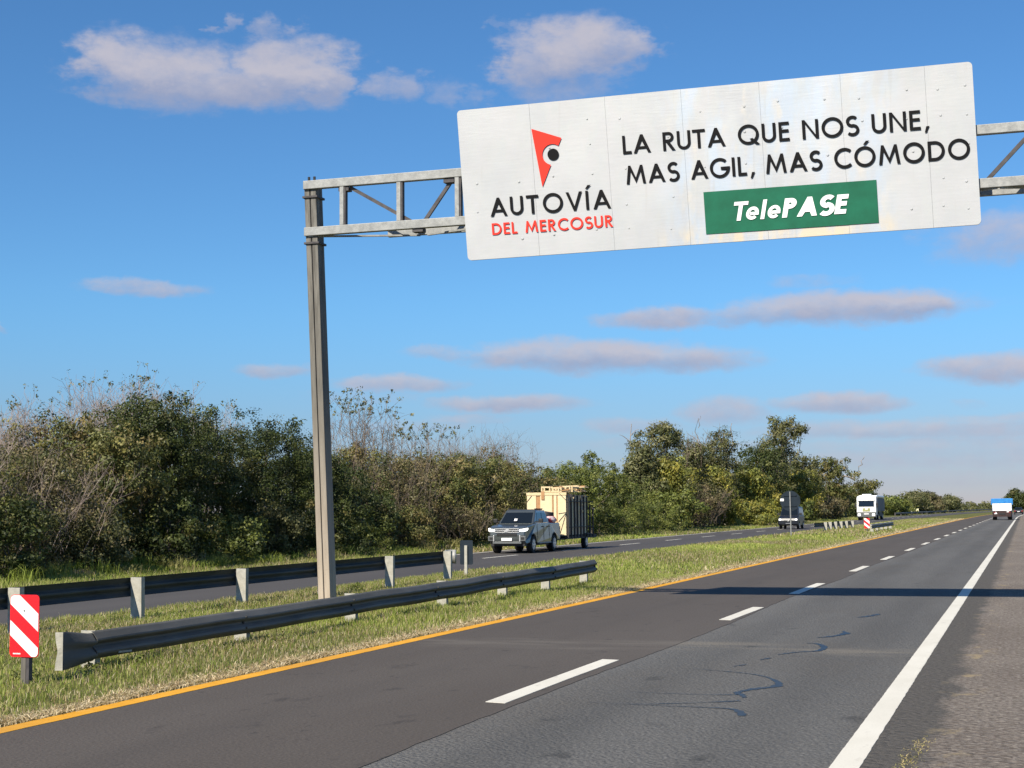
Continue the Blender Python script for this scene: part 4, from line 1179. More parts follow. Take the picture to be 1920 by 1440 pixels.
# side: dark uprights with pale ends peeping between
rr = random.Random(21)
for k in range(9):
    y = .10 + k * .52
    MB().box(.93, .99, y, y + .075, -.12, (zt - .04 - .02 * k if k < 7 else 1.35 - .12 * (k - 7)) + rr.uniform(-.05, .03)).build('stanchion', M['dark_frame'], ld)
    if k < 6: MB().box(.908, .935 - rr.uniform(0, .015), y + .11, y + .49, .02, zt - .06 - .02 * k - rr.uniform(0, .16)).build('side_panel', (M['side_board'], M['cream'], M['side_board'], M['cream_edge'])[k % 4], ld)
for (y, z, h) in ((1.05, 1.65, .07), (1.7, 1.55, .1), (2.4, 1.35, .08), (2.45, 1.05, .07), (3.0, 1.72, .12), (1.2, .5, .3)):
    MB().box(.937, .97, y, y + .16, z, z + h).build('board_end', M['cream_edge'] if h < .2 else M['dark_frame'], ld)
for z in (.35, 1.5): MB().box(1.002, 1.02, .05, 4.2, z, z + .03).build('side_strap', M['strap'], ld)
# straps over the front
for a, b in (((.56, -.012, zt - .95), (.905, -.012, zt - .90)), ((.60, -.012, .02), (.905, -.012, .98)), ((.56, -.012, .62), (.90, -.012, 1.0)), ((.60, -.012, zt - .05), (.92, -.012, zt - .36)), ((-.93, -.012, zt - .42), (-.70, -.012, zt - .14))):
    MB().beam(a, b, .02, .022, up=(0, 1, 0)).build('front_strap', M['strap'], ld)
# loose timber trestles and offcuts on top
tp = thing('timber_bundle', 'loose pale timber frames tied on top of the cream panel stack', 'timber', (-20.42, 66.4, .645 + zt))
def sawhorse(x, y, w, h, mat_):
    for yy in (y, y + .38):
        MB().box(x, x + w, yy, yy + .06, h - .06, h).build('timber_rail', mat_, tp)
        MB().box(x, x + w, yy, yy + .06, .02, .08).build('timber_rail', mat_, tp)
        for xx in (x, x + w - .06): MB().box(xx, xx + .06, yy + .005, yy + .055, .081, h - .061).build('timber_post', mat_, tp)
sawhorse(-.28, .02, .44, .27, M['cream_edge']); sawhorse(.24, .06, .32, .23, M['cream_edge']); sawhorse(.50, .75, .38, .30, M['cream_edge'])
rr = random.Random(5)
for k in range(26):
    x = rr.uniform(-.2, .85); y = rr.uniform(.4, 3.0); l = rr.uniform(.4, 1.5); a = rr.uniform(-.5, .5) + (1.3 if rr.random() < .5 else 0)
    z = rr.uniform(.03, .30)
    MB().beam((x, y, z), (min(.95, x + l * math.sin(a)), y + l * math.cos(a), z + rr.uniform(-.02, .05)), .07, .05).build('timber_offcut', M['cream_edge'] if rr.random() < .75 else M['orange_pine'], tp)
MB().tube([(-.95, .02, .0), (-.5, .1, .12), (.1, .2, .31), (.6, .2, .30), (.95, .25, -.02)], .010, 5).build('tie_rope', M['strap'], tp)

# ---- dark van behind the round sign --------------------------------------------------
M['navy'] = paint('dark navy paint', (.010, .014, .024), .4, .1, .15)
vn = thing('van', 'dark navy van with bright headlamps half hidden by the round sign', 'van', (-18.95, 130.5, 0))
prof = [(.14, .30), (.0, .42), (-.02, .72), (.06, .92), (.70, 1.10), (.82, 1.14), (3.9, 1.12), (4.02, 1.05), (4.02, .35)] + arch(3.2, .37, .32) + [(2.5, .28), (1.3, .28)] + arch(.78, .37, .30)
MB().prism_x(prof, -.83, .83).build('body', M['navy'], vn, bevel=.06, seg=3)
frustum_glass(vn, .80, .68, .72, 4.0, 1.45, 3.92, 1.10, 1.86, [('front', .06, .94, .05, .92, 'windscreen'), ('right', .16, .42, .12, .85, 'side_window'), ('right', .46, .70, .12, .85, 'side_window'), ('right', .74, .95, .12, .85, 'side_window'), ('left', .6, .84, .12, .85, 'side_window'), ('rear', .1, .9, .15, .85, 'rear_window')], M['navy'], M['glass_dark'])
for s in (-1, 1):
    MB().box(min(s * .58, s * .77), max(s * .58, s * .77), -.03, .14, .73, .86).build('headlight', M['headlight'], vn, bevel=.05)
    MB().box(min(s * .84, s * 1.02), max(s * .84, s * 1.02), .95, 1.07, 1.16, 1.36).build('mirror', M['black_plastic'], vn, bevel=.02)
    for y in (.78, 3.2): wheel(vn, s * .73, y, .31, .2, s)
    MB().box(min(s * .58, s * .62), max(s * .58, s * .62), 1.5, 3.7, 1.86, 1.90).build('roof_rail', M['galv'], vn)
MB().box(-.34, .34, -.045, .0, .60, .74).build('grille', M['dark_grille'], vn, bevel=.01)
MB().box(-.07, .07, -.06, -.03, .64, .72).build('badge', M['alloy'], vn, bevel=.01)
MB().box(-.20, .20, -.055, -.03, .44, .52).build('number_plate', M['alloy'], vn)
MB().box(-.70, -.10, 1.46, 1.60, 1.868, 1.90).build('roof_visor', M['plate'], vn)
MB().box(.20, .66, 1.46, 1.60, 1.868, 1.90).build('roof_visor', M['plate'], vn)

# ---- white truck ------------------------------------------------------------------
M['white_paint'] = paint('white vehicle paint', (.80, .80, .78), .35, 0.0, .4)
M['curtain'] = mat('grey side curtain', (.07, .08, .095), (.12, .135, .15), scale=2, rough=.6)
tk = thing('white_truck', 'white flat-fronted truck with roof bulge and grey sided body coming from the bend', 'truck', (-20.75, 217.0, 0))
cabp = [(0.05, .62), (-.06, 1.0), (-.04, 1.75), (.12, 2.75), (.25, 3.10), (.6, 3.28), (2.1, 3.32), (2.1, .62)]
MB().prism_x(cabp, -1.30, 1.30).build('cab', M['white_paint'], tk, bevel=.10, seg=3)
MB().add([(-1.05, -.062, 1.85), (1.05, -.062, 1.85), (1.02, .06, 2.62), (-1.02, .06, 2.62), (-1.05, .0, 1.85), (1.05, .0, 1.85), (1.02, .12, 2.62), (-1.02, .12, 2.62)],
         [(0, 1, 2, 3), (7, 6, 5, 4), (0, 4, 5, 1), (1, 5, 6, 2), (2, 6, 7, 3), (3, 7, 4, 0)]).build('windscreen', M['glass_dark'], tk)
MB().box(-1.15, 1.15, -.06, .15, 2.66, 2.78).build('sun_visor', M['white_paint'], tk, bevel=.02)
MB().prism_x([(.5, 3.30), (.8, 3.56), (1.7, 3.60), (2.0, 3.32)], -.62, .62).build('roof_bulge', M['white_paint'], tk, bevel=.05)
M['yellow_green'] = mat('yellow green plate', (.30, .31, .13), (.40, .40, .18), scale=3, rough=.5)
MB().box(-.50, .50, -.10, -.06, 1.20, 1.42).build('front_plate', M['yellow_green'], tk)
for x in (-.32, .34): MB().box(x - .15, x + .15, -.095, -.055, 1.44, 1.64).build('front_badge', M['yellow_green'], tk)
MB().box(-1.28, 1.28, -.14, .3, .42, 1.10).build('bumper', M['grey_plastic'], tk, bevel=.04)
MB().box(-.33, .33, -.16, -.13, .78, .92).build('number_plate', M['plate'], tk)
for s in (-1, 1):
    MB().box(min(s * .78, s * 1.14), max(s * .78, s * 1.14), -.17, -.12, .58, .88).build('headlight', M['headlight'], tk, bevel=.03)
    MB().box(min(s * 1.36, s * 1.58), max(s * 1.36, s * 1.58), .0, .12, 1.75, 2.35).build('mirror', M['black_plastic'], tk, bevel=.03)
    MB().box(min(s * 1.295, s * 1.312), max(s * 1.295, s * 1.312), .45, 1.35, 1.85, 2.62).build('side_window', M['glass_dark'], tk)
    for y in (1.0, 4.2, 10.2, 11.4): wheel(tk, s * 1.08, y, .50, .30, s)
    MB().box(min(s * 1.305, s * 1.325), max(s * 1.305, s * 1.325), 2.5, 13.6, 1.25, 2.98).build('side_curtain', M['curtain'], tk)
    for y in (4.4, 6.4, 8.4, 10.4, 12.4): MB().box(min(s * 1.327, s * 1.34), max(s * 1.327, s * 1.34), y, y + .07, 1.25, 2.98).build('curtain_post', M['grey_plastic'], tk)
    MB().box(min(s * 1.1, s * 1.28), max(s * 1.1, s * 1.28), 5.0, 9.5, .5, 1.1).build('side_skirt', M['black_plastic'], tk)
MB().box(-1.27, 1.27, 2.35, 13.7, 1.15, 3.02).build('box_body', M['curtain'], tk, bevel=.04)
MB().box(-1.31, 1.31, 2.3, 13.75, 3.03, 3.42).build('roof_cap', M['white_paint'], tk, bevel=.16)
MB().box(-.5, .5, .4, 13.4, .55, 1.13).build('chassis', M['black_plastic'], tk)

# ---- dump truck from behind ----------------------------------------------------------
M['tip_blue'] = mat('blue tipper paint', (.012, .16, .50), (.03, .25, .58), scale=2, rough=.5)
M['maroon'] = mat('rusty dark red chassis', (.026, .010, .010), (.042, .020, .017), scale=4, rough=.7)
dt = thing('dump_truck', 'blue and white tipper truck seen from behind on the road ahead', 'truck', (-2.80, 206.5, 0))
MB().box(-1.18, 1.18, .05, 6.2, 1.18, 2.10).build('tipper_body', M['tip_blue'], dt, bevel=.03)
MB().box(-1.16, 1.16, -.02, .04, 1.17, 2.10).build('tailgate', M['plate'], dt, bevel=.02)
MB().box(-1.22, 1.22, -.05, 6.2, 2.12, 2.74).build('raised_board', M['tip_blue'], dt, bevel=.03)
for s in (-1, 1):
    MB().box(min(s * 1.20, s * 1.32), max(s * 1.20, s * 1.32), -.04, .12, 1.95, 2.72).build('corner_post', M['tip_blue'], dt, bevel=.02)
    for y in (.75, 2.05, 5.9): wheel(dt, s * .93, y, .50, .52 if y < 5 else .3, s)
    MB().box(min(s * .78, s * 1.02), max(s * .78, s * 1.02), -.10, -.05, .92, 1.02).build('tail_lamp', M['tail'], dt)
MB().box(-1.14, 1.14, -.05, .05, .62, 1.14).build('rear_frame', M['maroon'], dt, bevel=.02)
MB().box(-1.12, 1.12, -.12, -.02, .42, .60).build('rear_bumper', M['maroon'], dt, bevel=.02)
MB().box(-.34, .38, -.07, -.052, .66, .90).build('rear_opening', M['black_plastic'], dt)
MB().box(-.45, .45, .06, 7.5, .55, 1.10).build('chassis', M['maroon'], dt)
for s in (-1, 1): MB().box(min(s * .62, s * 1.2), max(s * .62, s * 1.2), .14, .17, .30, .95).build('mud_flap', M['rubber'], dt)
n = [(-.98, .76), (-.58, .76), (-.78, 1.10)]
MB().add([(x, -.075, z) for x, z in n] + [(x, -.055, z) for x, z in n], [(0, 1, 2), (5, 4, 3), (0, 3, 4, 1), (1, 4, 5, 2), (2, 5, 3, 0)]).build('warning_triangle', M['plate'], dt)
MB().box(.55, .85, -.075, -.055, .98, 1.10).build('number_plate', M['plate'], dt)
cb = MB().prism_x([(6.4, .7), (6.4, 2.4), (6.7, 2.5), (7.6, 2.4), (8.1, 1.7), (8.2, .7)], -1.15, 1.15).build('cab', M['tip_blue'], dt, bevel=.06)

# ---- small distant cars ---------------------------------------------------------------
def far_car(label, loc, rz, body, glass=None, w=.86, L=4.1, h=1.46, lights=None, group=None):
    t = thing('car', label, 'car', loc, rz, group)
    prof = [(.1, .25), (0, .4), (0, .66), (.12, .78), (.95, .92), (3.6, .95), (L - .05, .9), (L, .6), (L - .08, .28)] + arch(L - .85, .36, .28, 8) + arch(.82, .36, .28, 8)
    MB().prism_x(prof, -w, w).build('body', body, t, bevel=.07, seg=2)
    frustum_glass(t, w * .92, w * .72, .95, L - .25, 1.65, L - .9, .90, h, [('front', .05, .95, .06, .92, 'windscreen'), ('right', .16, .50, .1, .86, 'side_window'), ('right', .54, .86, .1, .86, 'side_window'), ('left', .14, .46, .1, .86, 'side_window'), ('rear', .06, .94, .08, .9, 'rear_window')], body, M['glass_dark'])
    for s in (-1, 1):
        for y in (.82, L - .85): wheel(t, s * (w - .09), y, .31, .2, s)
        MB().box(min(s * .5, s * .8), max(s * .5, s * .8), -.02, .1, .58, .74).build('headlight', M['headlight'] if lights else M['plate'], t, bevel=.02)
        MB().box(min(s * .55, s * .84), max(s * .55, s * .84), L - .04, L + .02, .62, .84).build('tail_lamp', M['tail'], t)
    MB().box(-.24, .24, L - .01, L + .03, .55, .66).build('number_plate', M['plate'], t)
    return t
M['black_car'] = paint('black car paint', (.012, .012, .014), .25, .1, .8)
M['silver_car'] = paint('silver car paint', (.55, .55, .53), .3, .4, .5)
far_car('tiny pale car on the opposing road near the far bend', (-17.9 + bend(560), 560.0, 0), 0, M['silver_car'], lights=True)
far_car('dark car half hidden behind the tipper truck', (-2.35 + bend(330), 334.0, 0), math.pi, M['black_car'])
far_car('white car furthest along the road beyond the dark car', (-3.4 + bend(545), 545.0, 0), math.pi, M['white_paint'])
# ------------------------------------------------------------------ trees and bushes
M['leaf'] = leaf_material('leaves', .18)
M['twig'] = mat('bare pale twigs', (.26, .20, .175), (.40, .33, .29), scale=3, rough=.9)
M['twig_brown'] = mat('thin brown twigs', (.15, .115, .085), (.24, .19, .15), scale=3, rough=.9)
M['bark'] = mat('grey brown bark', (.10, .08, .062), (.19, .155, .125), scale=9, rough=.95, bump=.5, stretch=(1, 1, .25))
M['dead_bark'] = mat('bleached dead wood', (.24, .20, .17), (.36, .31, .27), scale=7, rough=.95)

TONES = {   # leaf colours a kind of plant carries, with weights
    'dark':  ([(.034, .046, .011), (.047, .059, .014), (.024, .035, .009), (.072, .078, .020), (.092, .082, .028)], [4, 3, 3, 1.6, .5]),
    'olive': ([(.088, .086, .027), (.066, .072, .022), (.118, .108, .034), (.120, .094, .036), (.050, .060, .017)], [3, 3, 2, 2, 2]),
    'brown': ([(.108, .088, .042), (.090, .082, .034), (.128, .104, .056), (.070, .070, .026), (.052, .058, .020)], [3, 3, 2, 2, 2]),
    'willow': ([(.125, .120, .020), (.098, .104, .020), (.160, .140, .028), (.066, .074, .018)], [3, 3, 2, 2]),
    'grey':  ([(.080, .080, .031), (.062, .066, .024), (.105, .100, .044), (.042, .048, .016)], [3, 3, 2, 2]),
    'green': ([(.082, .095, .020), (.064, .078, .017), (.108, .115, .028), (.040, .052, .013)], [3, 3, 2, 2]),
}
GAIN = {'dark': 1.32, 'olive': 1.6, 'brown': 1.45, 'willow': 1.8, 'grey': 1.65, 'green': 1.65}
def leaves(rng, lobes, n_clump, n_leaf, rc, size, kind, shell=.42, droop=0.0, zmin=.05, warm_top=0.0):
    lobes = np.asarray(lobes, float)
    area = lobes[:, 3] * lobes[:, 5] + lobes[:, 4] * lobes[:, 5]
    li = rng.choice(len(lobes), n_clump, p=area / area.sum())
    lb = lobes[li]
    d = rng.normal(size=(n_clump, 3)); d /= np.linalg.norm(d, axis=1, keepdims=True)
    ph = rng.uniform(0, 6.3, (len(lobes), 3))[li]
    wob = 1 + .16 * np.sin(5 * d[:, 0] + ph[:, 0]) * np.sin(4 * d[:, 2] + ph[:, 1]) + .10 * np.sin(9 * d[:, 1] + ph[:, 2])
    r = (1 - shell * rng.random(n_clump) ** 1.6) * wob
    c = lb[:, :3] + d * lb[:, 3:6] * r[:, None]
    keep = c[:, 2] > zmin
    c, d = c[keep], d[keep]; n = len(c)
    cols, w = TONES[kind]; cols = np.array(cols) * GAIN.get(kind, 1.0); w = np.array(w) / sum(w)
    tone_c = cols[rng.choice(len(cols), n, p=w)] * rng.uniform(.70, 1.35, (n, 1))
    k = np.repeat(np.arange(n), n_leaf)
    N = len(k)
    rcv = (rc * rng.uniform(.6, 1.35, n))[k]
    off = rng.normal(size=(N, 3)); off /= np.linalg.norm(off, axis=1, keepdims=True)
    off *= (rng.random((N, 1)) ** .45) * rcv[:, None] * .98
    off[:, 2] = off[:, 2] * .8 - droop * np.abs(rng.normal(size=N)) * rcv
    P = c[k] + off
    P[:, 2] = np.maximum(P[:, 2], .02)
    nrm = d[k] * .35 + off / (np.linalg.norm(off, axis=1, keepdims=True) + 1e-9) * .75 + rng.normal(size=(N, 3)) * .42 + np.array([0, 0, .15])
    nrm /= np.linalg.norm(nrm, axis=1, keepdims=True)
    t = rng.normal(size=(N, 3)); t[:, 2] -= droop * 2
    t -= nrm * (t * nrm).sum(1, keepdims=True); t /= np.linalg.norm(t, axis=1, keepdims=True) + 1e-9
    s = np.cross(nrm, t)
    L = size * (rng.uniform(.65, 1.4, n)[k] * rng.uniform(.6, 1.4, N))[:, None]; Wd = L * rng.uniform(.42, .62, (N, 1))
    V = np.stack([P - t * L * .5, P + s * Wd * .5 + nrm * Wd * .12, P + t * L * .5, P - s * Wd * .5 + nrm * Wd * .12], 1).reshape(-1, 3)
    col = tone_c[k] * rng.uniform(.82, 1.2, (N, 1))
    mix_ = rng.random(N) < .06
    col[mix_] = cols[rng.choice(len(cols), mix_.sum(), p=w)]
    F = np.arange(4 * N).reshape(-1, 4)
    return V, F, np.repeat(col, 4, 0)

def tube_np(pts, radii, n=4):
    pts = np.asarray(pts, float); m = len(pts)
    d = np.gradient(pts, axis=0); d /= np.linalg.norm(d, axis=1, keepdims=True) + 1e-9
    u = np.where(np.abs(d[:, 2:3]) < .9, [[0, 0, 1.]], [[1., 0, 0]])
    s = np.cross(d, u); s /= np.linalg.norm(s, axis=1, keepdims=True) + 1e-9; t = np.cross(s, d)
    a = np.linspace(0, 2 * np.pi, n, endpoint=False)
    V = pts[:, None] + np.asarray(radii)[:, None, None] * (np.cos(a)[None, :, None] * s[:, None] + np.sin(a)[None, :, None] * t[:, None])
    i = np.arange(m - 1)[:, None] * n + np.arange(n)[None]
    j = np.arange(m - 1)[:, None] * n + (np.arange(n)[None] + 1) % n
    return V.reshape(-1, 3), np.stack([i, j, j + n, i + n], -1).reshape(-1, 4)
def join(parts):
    V, F, b = [], [], 0
    for v, f in parts: V.append(v); F.append(f + b); b += len(v)
    return np.concatenate(V), np.concatenate(F)
def limb(rng, a, b, r0, r1, n=6, sag=.12, sides=5):
    a, b = np.asarray(a, float), np.asarray(b, float)
    t = np.linspace(0, 1, n)[:, None]
    P = a + (b - a) * t
    L = np.linalg.norm(b - a)
    P[1:-1] += rng.normal(size=(n - 2, 3)) * L * .05
    P[:, 2] += np.sin(np.pi * t[:, 0]) * L * sag
    return tube_np(P, np.linspace(r0, r1, n), sides)
def twig_sheaf(rng, base_pts, height, spread, n_stem, n_side, r=.011, sides=3, tip=0.0):
    """bare upright shoots with side twigs; returns mesh and tip points"""
    parts, tips = [], []
    base_pts = np.asarray(base_pts, float)
    for _ in range(n_stem):
        b = base_pts[rng.integers(len(base_pts))] + rng.normal(size=3) * [.25, .25, .05]
        h = height * rng.uniform(.55, 1.0)
        lean_ = rng.normal(size=2) * spread
        m = 6; t = np.linspace(0, 1, m)
        P = np.stack([b[0] + lean_[0] * t ** 1.3 * h, b[1] + lean_[1] * t ** 1.3 * h, b[2] + h * t], 1)
        P[1:] += np.cumsum(rng.normal(size=(m - 1, 3)) * .03 * h, 0) * [1, 1, .3]
        parts.append(tube_np(P, np.linspace(r, r * .35, m), sides)); tips.append(P[-1])
        for _ in range(n_side):
            q = rng.uniform(.2, .95) * (m - 1); i = int(q); p = P[i] + (P[min(i + 1, m - 1)] - P[i]) * (q - i)
            l = h * rng.uniform(.10, .32); dr = rng.normal(size=3) * [.7, .7, .25] + [lean_[0], lean_[1], .85]; dr /= np.linalg.norm(dr)
            mid = p + dr * l * .5 + rng.normal(size=3) * l * .07
            e = p + dr * l + rng.normal(size=3) * l * .1
            parts.append(tube_np([p, mid, e], [r * .5, r * .4, r * .28], sides)); tips.append(e)
    return join(parts), np.array(tips)

def auto_lobes(rng, W, D, H, z0, n, top=.0, lean=(0, 0)):
    """lumpy crown: a main body with smaller heads on and around it"""
    L = [(lean[0] * .5, lean[1] * .5, z0 + (H - z0) * .48, W * .36, D * .36, (H - z0) * .47)]
    for i in range(n):
        a = 2 * math.pi * (i + rng.uniform(-.3, .3)) / n
        f = rng.uniform(.3, .9)
        z = z0 + (H - z0) * (rng.uniform(.22, .80) if top < .5 else rng.uniform(.45, .85))
        q = 1 - .45 * ((z - z0) / (H - z0)) ** 2
        rr_ = rng.uniform(.20, .31)
        L.append((W * .36 * math.cos(a) * q * f * 1.2 + lean[0] * (z / H), D * .36 * math.sin(a) * q * f * 1.2 + lean[1] * (z / H), z, W * rr_, D * rr_, min((H - z) * 1.02 + .05, (H - z0) * rr_ * 1.15)))
    for i in range(3):
        L.append((rng.uniform(-.22, .22) * W + lean[0], rng.uniform(-.2, .2) * D + lean[1], H - (H - z0) * .22, W * .17, D * .17, (H - z0) * rng.uniform(.16, .22)))
    return L

def plant(name, label, cat, kind, x, y, H, W, D=None, z0=0.0, lobes=None, n_clump=260, n_leaf=60, rc=.42, size=.10, seed=1, shell=.42, droop=0.0, twigs=None, trunk_r=.10, stems=4, group=None, lean=(0, 0), leafy_tips=None, extra=None, n_lobes=7):
    rng = np.random.default_rng(seed)
    D = D or W
    t = thing(name, label, cat, (x, y, -.05), 0, group)
    L = lobes if lobes is not None else auto_lobes(rng, W, D, H, z0, n_lobes, lean=lean)
    parts = []
    for i in range(stems):
        lb = L[int(rng.integers(len(L)))] if i else L[0]
        b = np.array([rng.normal() * .12 * W * (stems > 1) * .6, rng.normal() * .12 * D * (stems > 1) * .6, -.1])
        e = np.array([lb[0], lb[1], lb[2] + lb[5] * .55])
        r = trunk_r * rng.uniform(.6, 1.0) if i else trunk_r
        parts.append(limb(rng, b, e, r, r * .25, 7, rng.uniform(-.05, .08)))
        for _ in range(3):
            f = rng.uniform(.35, .8); p = b + (e - b) * f
            q = np.array(L[int(rng.integers(len(L)))][:3]) + rng.normal(size=3) * .2
            parts.append(limb(rng, p, p + (q - p) * .8, r * .45, r * .12, 5, .05, 4))
    for (a, b, r0, r1) in (extra or []):
        parts.append(limb(rng, a, b, r0, r1, 9, .05, 5))
    V, F = join(parts)
    np_mesh('trunk', V, F, M['dead_bark'] if extra else M['bark'], parent=t, smooth=True)
    if n_clump:
        V, F, C = leaves(rng, L, n_clump, n_leaf, rc, size, kind, shell, droop)
        np_mesh('crown', V, F, M['leaf'], C, t)
    if twigs:
        zb, h, n_stem, n_side, spread, r = twigs
        base = [(l[0] + rng.normal() * l[3] * .6, l[1] + rng.normal() * l[4] * .6, min(zb, l[2] + l[5] * .7)) for l in L for _ in range(3)]
        (V, F), tips = twig_sheaf(rng, base, h, spread, n_stem, n_side, r)
        np_mesh('bare_twigs', V, F, M['twig'] if y < 60 else M['twig_brown'], parent=t)
        if leafy_tips:
            k, frac, sz, nl = leafy_tips
            top = tips[tips[:, 2] > np.quantile(tips[:, 2], 1 - frac)]
            lob = [(p[0], p[1], p[2], sz, sz, sz * 1.3) for p in top]
            V, F, C = leaves(rng, lob, len(lob) * nl, 5, .10, .07 if y < 60 else .10, k, .9, .3)
            np_mesh('tip_leaves', V, F, M['leaf'], C, t)
    return t

big = dict(n_clump=520, n_leaf=70, rc=.36, size=.094, stems=5, n_lobes=9)
# left mass
dk = {**big, 'n_leaf': 98, 'size': .076, 'rc': .38}
fe = {**big, 'n_leaf': 62, 'size': .072, 'n_clump': 460}
plant('bush', 'olive brown bush cut by the photo edge behind the striped marker', 'bush', 'olive', -26.9, 34.0, 4.6, 5.0, seed=11, twigs=(1.2, 2.8, 60, 12, .3, .009), **fe)
plant('bush', 'brownish bush low at the foot of the pale bare shoots, second from the photo edge', 'bush', 'brown', -26.7, 37.6, 3.9, 4.6, seed=12, twigs=(.8, 2.6, 90, 12, .35, .009), **fe)
plant('bush', 'yellowish olive bush between the pale bare shoots and the tall dark tree', 'bush', 'olive', -27.5, 41.0, 4.9, 5.0, seed=13, **big)
plant('tree', 'tallest dense dark green tree of the clump beside the gantry post', 'tree', 'dark', -27.7, 44.6, 5.75, 5.4, seed=14, **dk)
plant('tree', 'second dark green dome of the clump, just nearer the gantry post than the tallest', 'tree', 'dark', -27.6, 48.4, 5.85, 5.4, seed=15, **dk)
plant('tree', 'dark green rounded tree whose top slopes down towards the gantry post', 'tree', 'dark', -27.3, 52.4, 5.25, 5.2, seed=16, **dk)
plant('tree', 'dark tree directly behind the gantry post', 'tree', 'dark', -27.3, 56.4, 4.75, 5.0, seed=17, **dk)
plant('bush', 'low dark bush just past the gantry post', 'bush', 'dark', -26.9, 59.6, 3.8, 4.2, seed=18, **{**big, 'n_clump': 260})
plant('bare_shrub', 'pale bare twiggy shrub rising above the bushes near the photo edge', 'shrub', 'brown', -29.6, 40.6, 4.2, 4.6, seed=21, n_clump=120, n_leaf=40, size=.10, twigs=(2.6, 2.7, 120, 14, .10, .013), leafy_tips=('grey', .025, .08, 1))
plant('bare_shrub', 'tallest pale bare twiggy shrub standing behind the yellowish bush', 'shrub', 'brown', -30.0, 46.0, 4.6, 5.0, seed=22, n_clump=120, n_leaf=40, size=.10, twigs=(3.1, 3.3, 150, 15, .10, .013), leafy_tips=('grey', .025, .08, 1))
plant('bare_shrub', 'pinkish bare twigs sticking up behind the tallest dark tree', 'shrub', 'brown', -30.3, 49.0, 5.0, 4.4, seed=23, n_clump=90, n_leaf=40, size=.10, twigs=(3.5, 3.2, 110, 14, .11, .013), leafy_tips=('grey', .03, .08, 1))
plant('bare_shrub', 'few thin bare twigs peeping over the second dark green dome', 'shrub', 'brown', -30.4, 54.0, 4.6, 3.6, seed=24, n_clump=80, n_leaf=40, size=.10, twigs=(3.6, 2.7, 30, 10, .12, .012), leafy_tips=('grey', .05, .08, 1))
low = dict(n_clump=140, n_leaf=56, rc=.32, size=.092, stems=4, trunk_r=.04, n_lobes=5)
plant('shrub', 'weedy dark shrub at the roadside in front of the brownish bush', 'shrub', 'grey', -25.7, 38.6, 1.9, 3.0, seed=31, **low)
plant('shrub', 'green weedy shrub at the foot of the tallest dark tree', 'shrub', 'green', -25.5, 46.4, 1.7, 3.0, seed=32, **low)
plant('shrub', 'straggly grey green shrub at the foot of the second dark dome', 'shrub', 'grey', -25.7, 50.4, 2.0, 3.0, seed=33, **low)
plant('shrub', 'small bright shrub low behind the rear rail next to the gantry post', 'shrub', 'green', -25.4, 57.0, 1.5, 2.6, seed=34, **low)
plant('shrub', 'dark leafy shrub under the olive brown bush by the photo edge', 'shrub', 'dark', -25.2, 33.6, 2.2, 3.4, seed=35, **low)
plant('shrub', 'dark shrub at the foot of the yellowish olive bush', 'shrub', 'dark', -25.4, 42.4, 2.3, 3.4, seed=36, **low)
plant('shrub', 'dark shrub at the foot of the rounded tree sloping to the gantry post', 'shrub', 'dark', -25.3, 53.6, 2.3, 3.6, seed=37, **low)
plant('shrub', 'dull shrub at the foot of the rusty brown thicket', 'shrub', 'olive', -25.5, 62.0, 2.0, 3.6, seed=38, **low)
# middle thicket
mid = dict(n_clump=400, n_leaf=60, rc=.42, size=.118, stems=5, n_lobes=9)
plant('tree', 'tall thin tree with bare shoots and leafy tips just past the gantry post', 'tree', 'olive', -28.6, 65.0, 5.0, 5.0, seed=41, n_clump=200, n_leaf=50, rc=.45, size=.13, twigs=(3.2, 3.8, 60, 12, .13, .017), leafy_tips=('grey', .12, .16, 2))
plant('tree', 'sparse shorter tree with dark leaf tufts on bare shoots before the pickup thicket', 'tree', 'olive', -28.6, 71.0, 4.5, 4.6, seed=42, n_clump=150, n_leaf=50, rc=.45, size=.13, twigs=(3.2, 3.0, 44, 10, .14, .017), leafy_tips=('grey', .16, .16, 2))
plant('bush', 'rusty brown thicket under the tall thin tree', 'bush', 'brown', -27.0, 64.0, 4.6, 5.6, seed=43, twigs=(1.2, 3.3, 90, 13, .32, .010), **{**mid, 'size': .09, 'n_clump': 300})
plant('bush', 'olive thicket bush behind the rear marker panel', 'bush', 'olive', -27.2, 69.6, 4.7, 5.6, seed=44, twigs=(1.0, 2.6, 30, 10, .4, .010), **mid)
plant('bush', 'green brown bush directly above the pickup bonnet', 'bush', 'olive', -27.4, 75.2, 4.85, 6.0, seed=45, **mid)
plant('bush', 'brownish domed bush topped with thin bare twigs above the pickup roof', 'bush', 'brown', -28.2, 81.6, 5.3, 5.6, seed=46, twigs=(2.6, 3.6, 90, 13, .16, .011), **{**mid, 'size': .092})
plant('bare_shrub', 'thin pale bare shrub standing behind the green brown bush', 'shrub', 'brown', -30.2, 82.6, 4.2, 4.0, seed=47, n_clump=60, n_leaf=40, size=.12, twigs=(2.6, 3.5, 40, 12, .12, .013))
plant('bush', 'olive bush just left of the timber load', 'bush', 'olive', -27.4, 87.0, 4.3, 5.8, seed=48, **mid)
plant('bush', 'green bush directly behind the top of the timber load', 'bush', 'green', -27.4, 94.0, 4.7, 6.0, seed=49, **mid)
plant('bush', 'green bush just past the timber load', 'bush', 'green', -27.2, 101.0, 4.9, 6.2, seed=50, **mid)
plant('sapling', 'slim sapling with one leaf tuft rising behind the timber load', 'sapling', 'green', -28.8, 104.4, 5.9, 1.2, seed=51, lobes=[(0, 0, 5.4, .55, .5, .45), (.3, .2, 4.7, .4, .4, .35)], n_clump=26, n_leaf=26, rc=.30, size=.17, stems=1, trunk_r=.05)
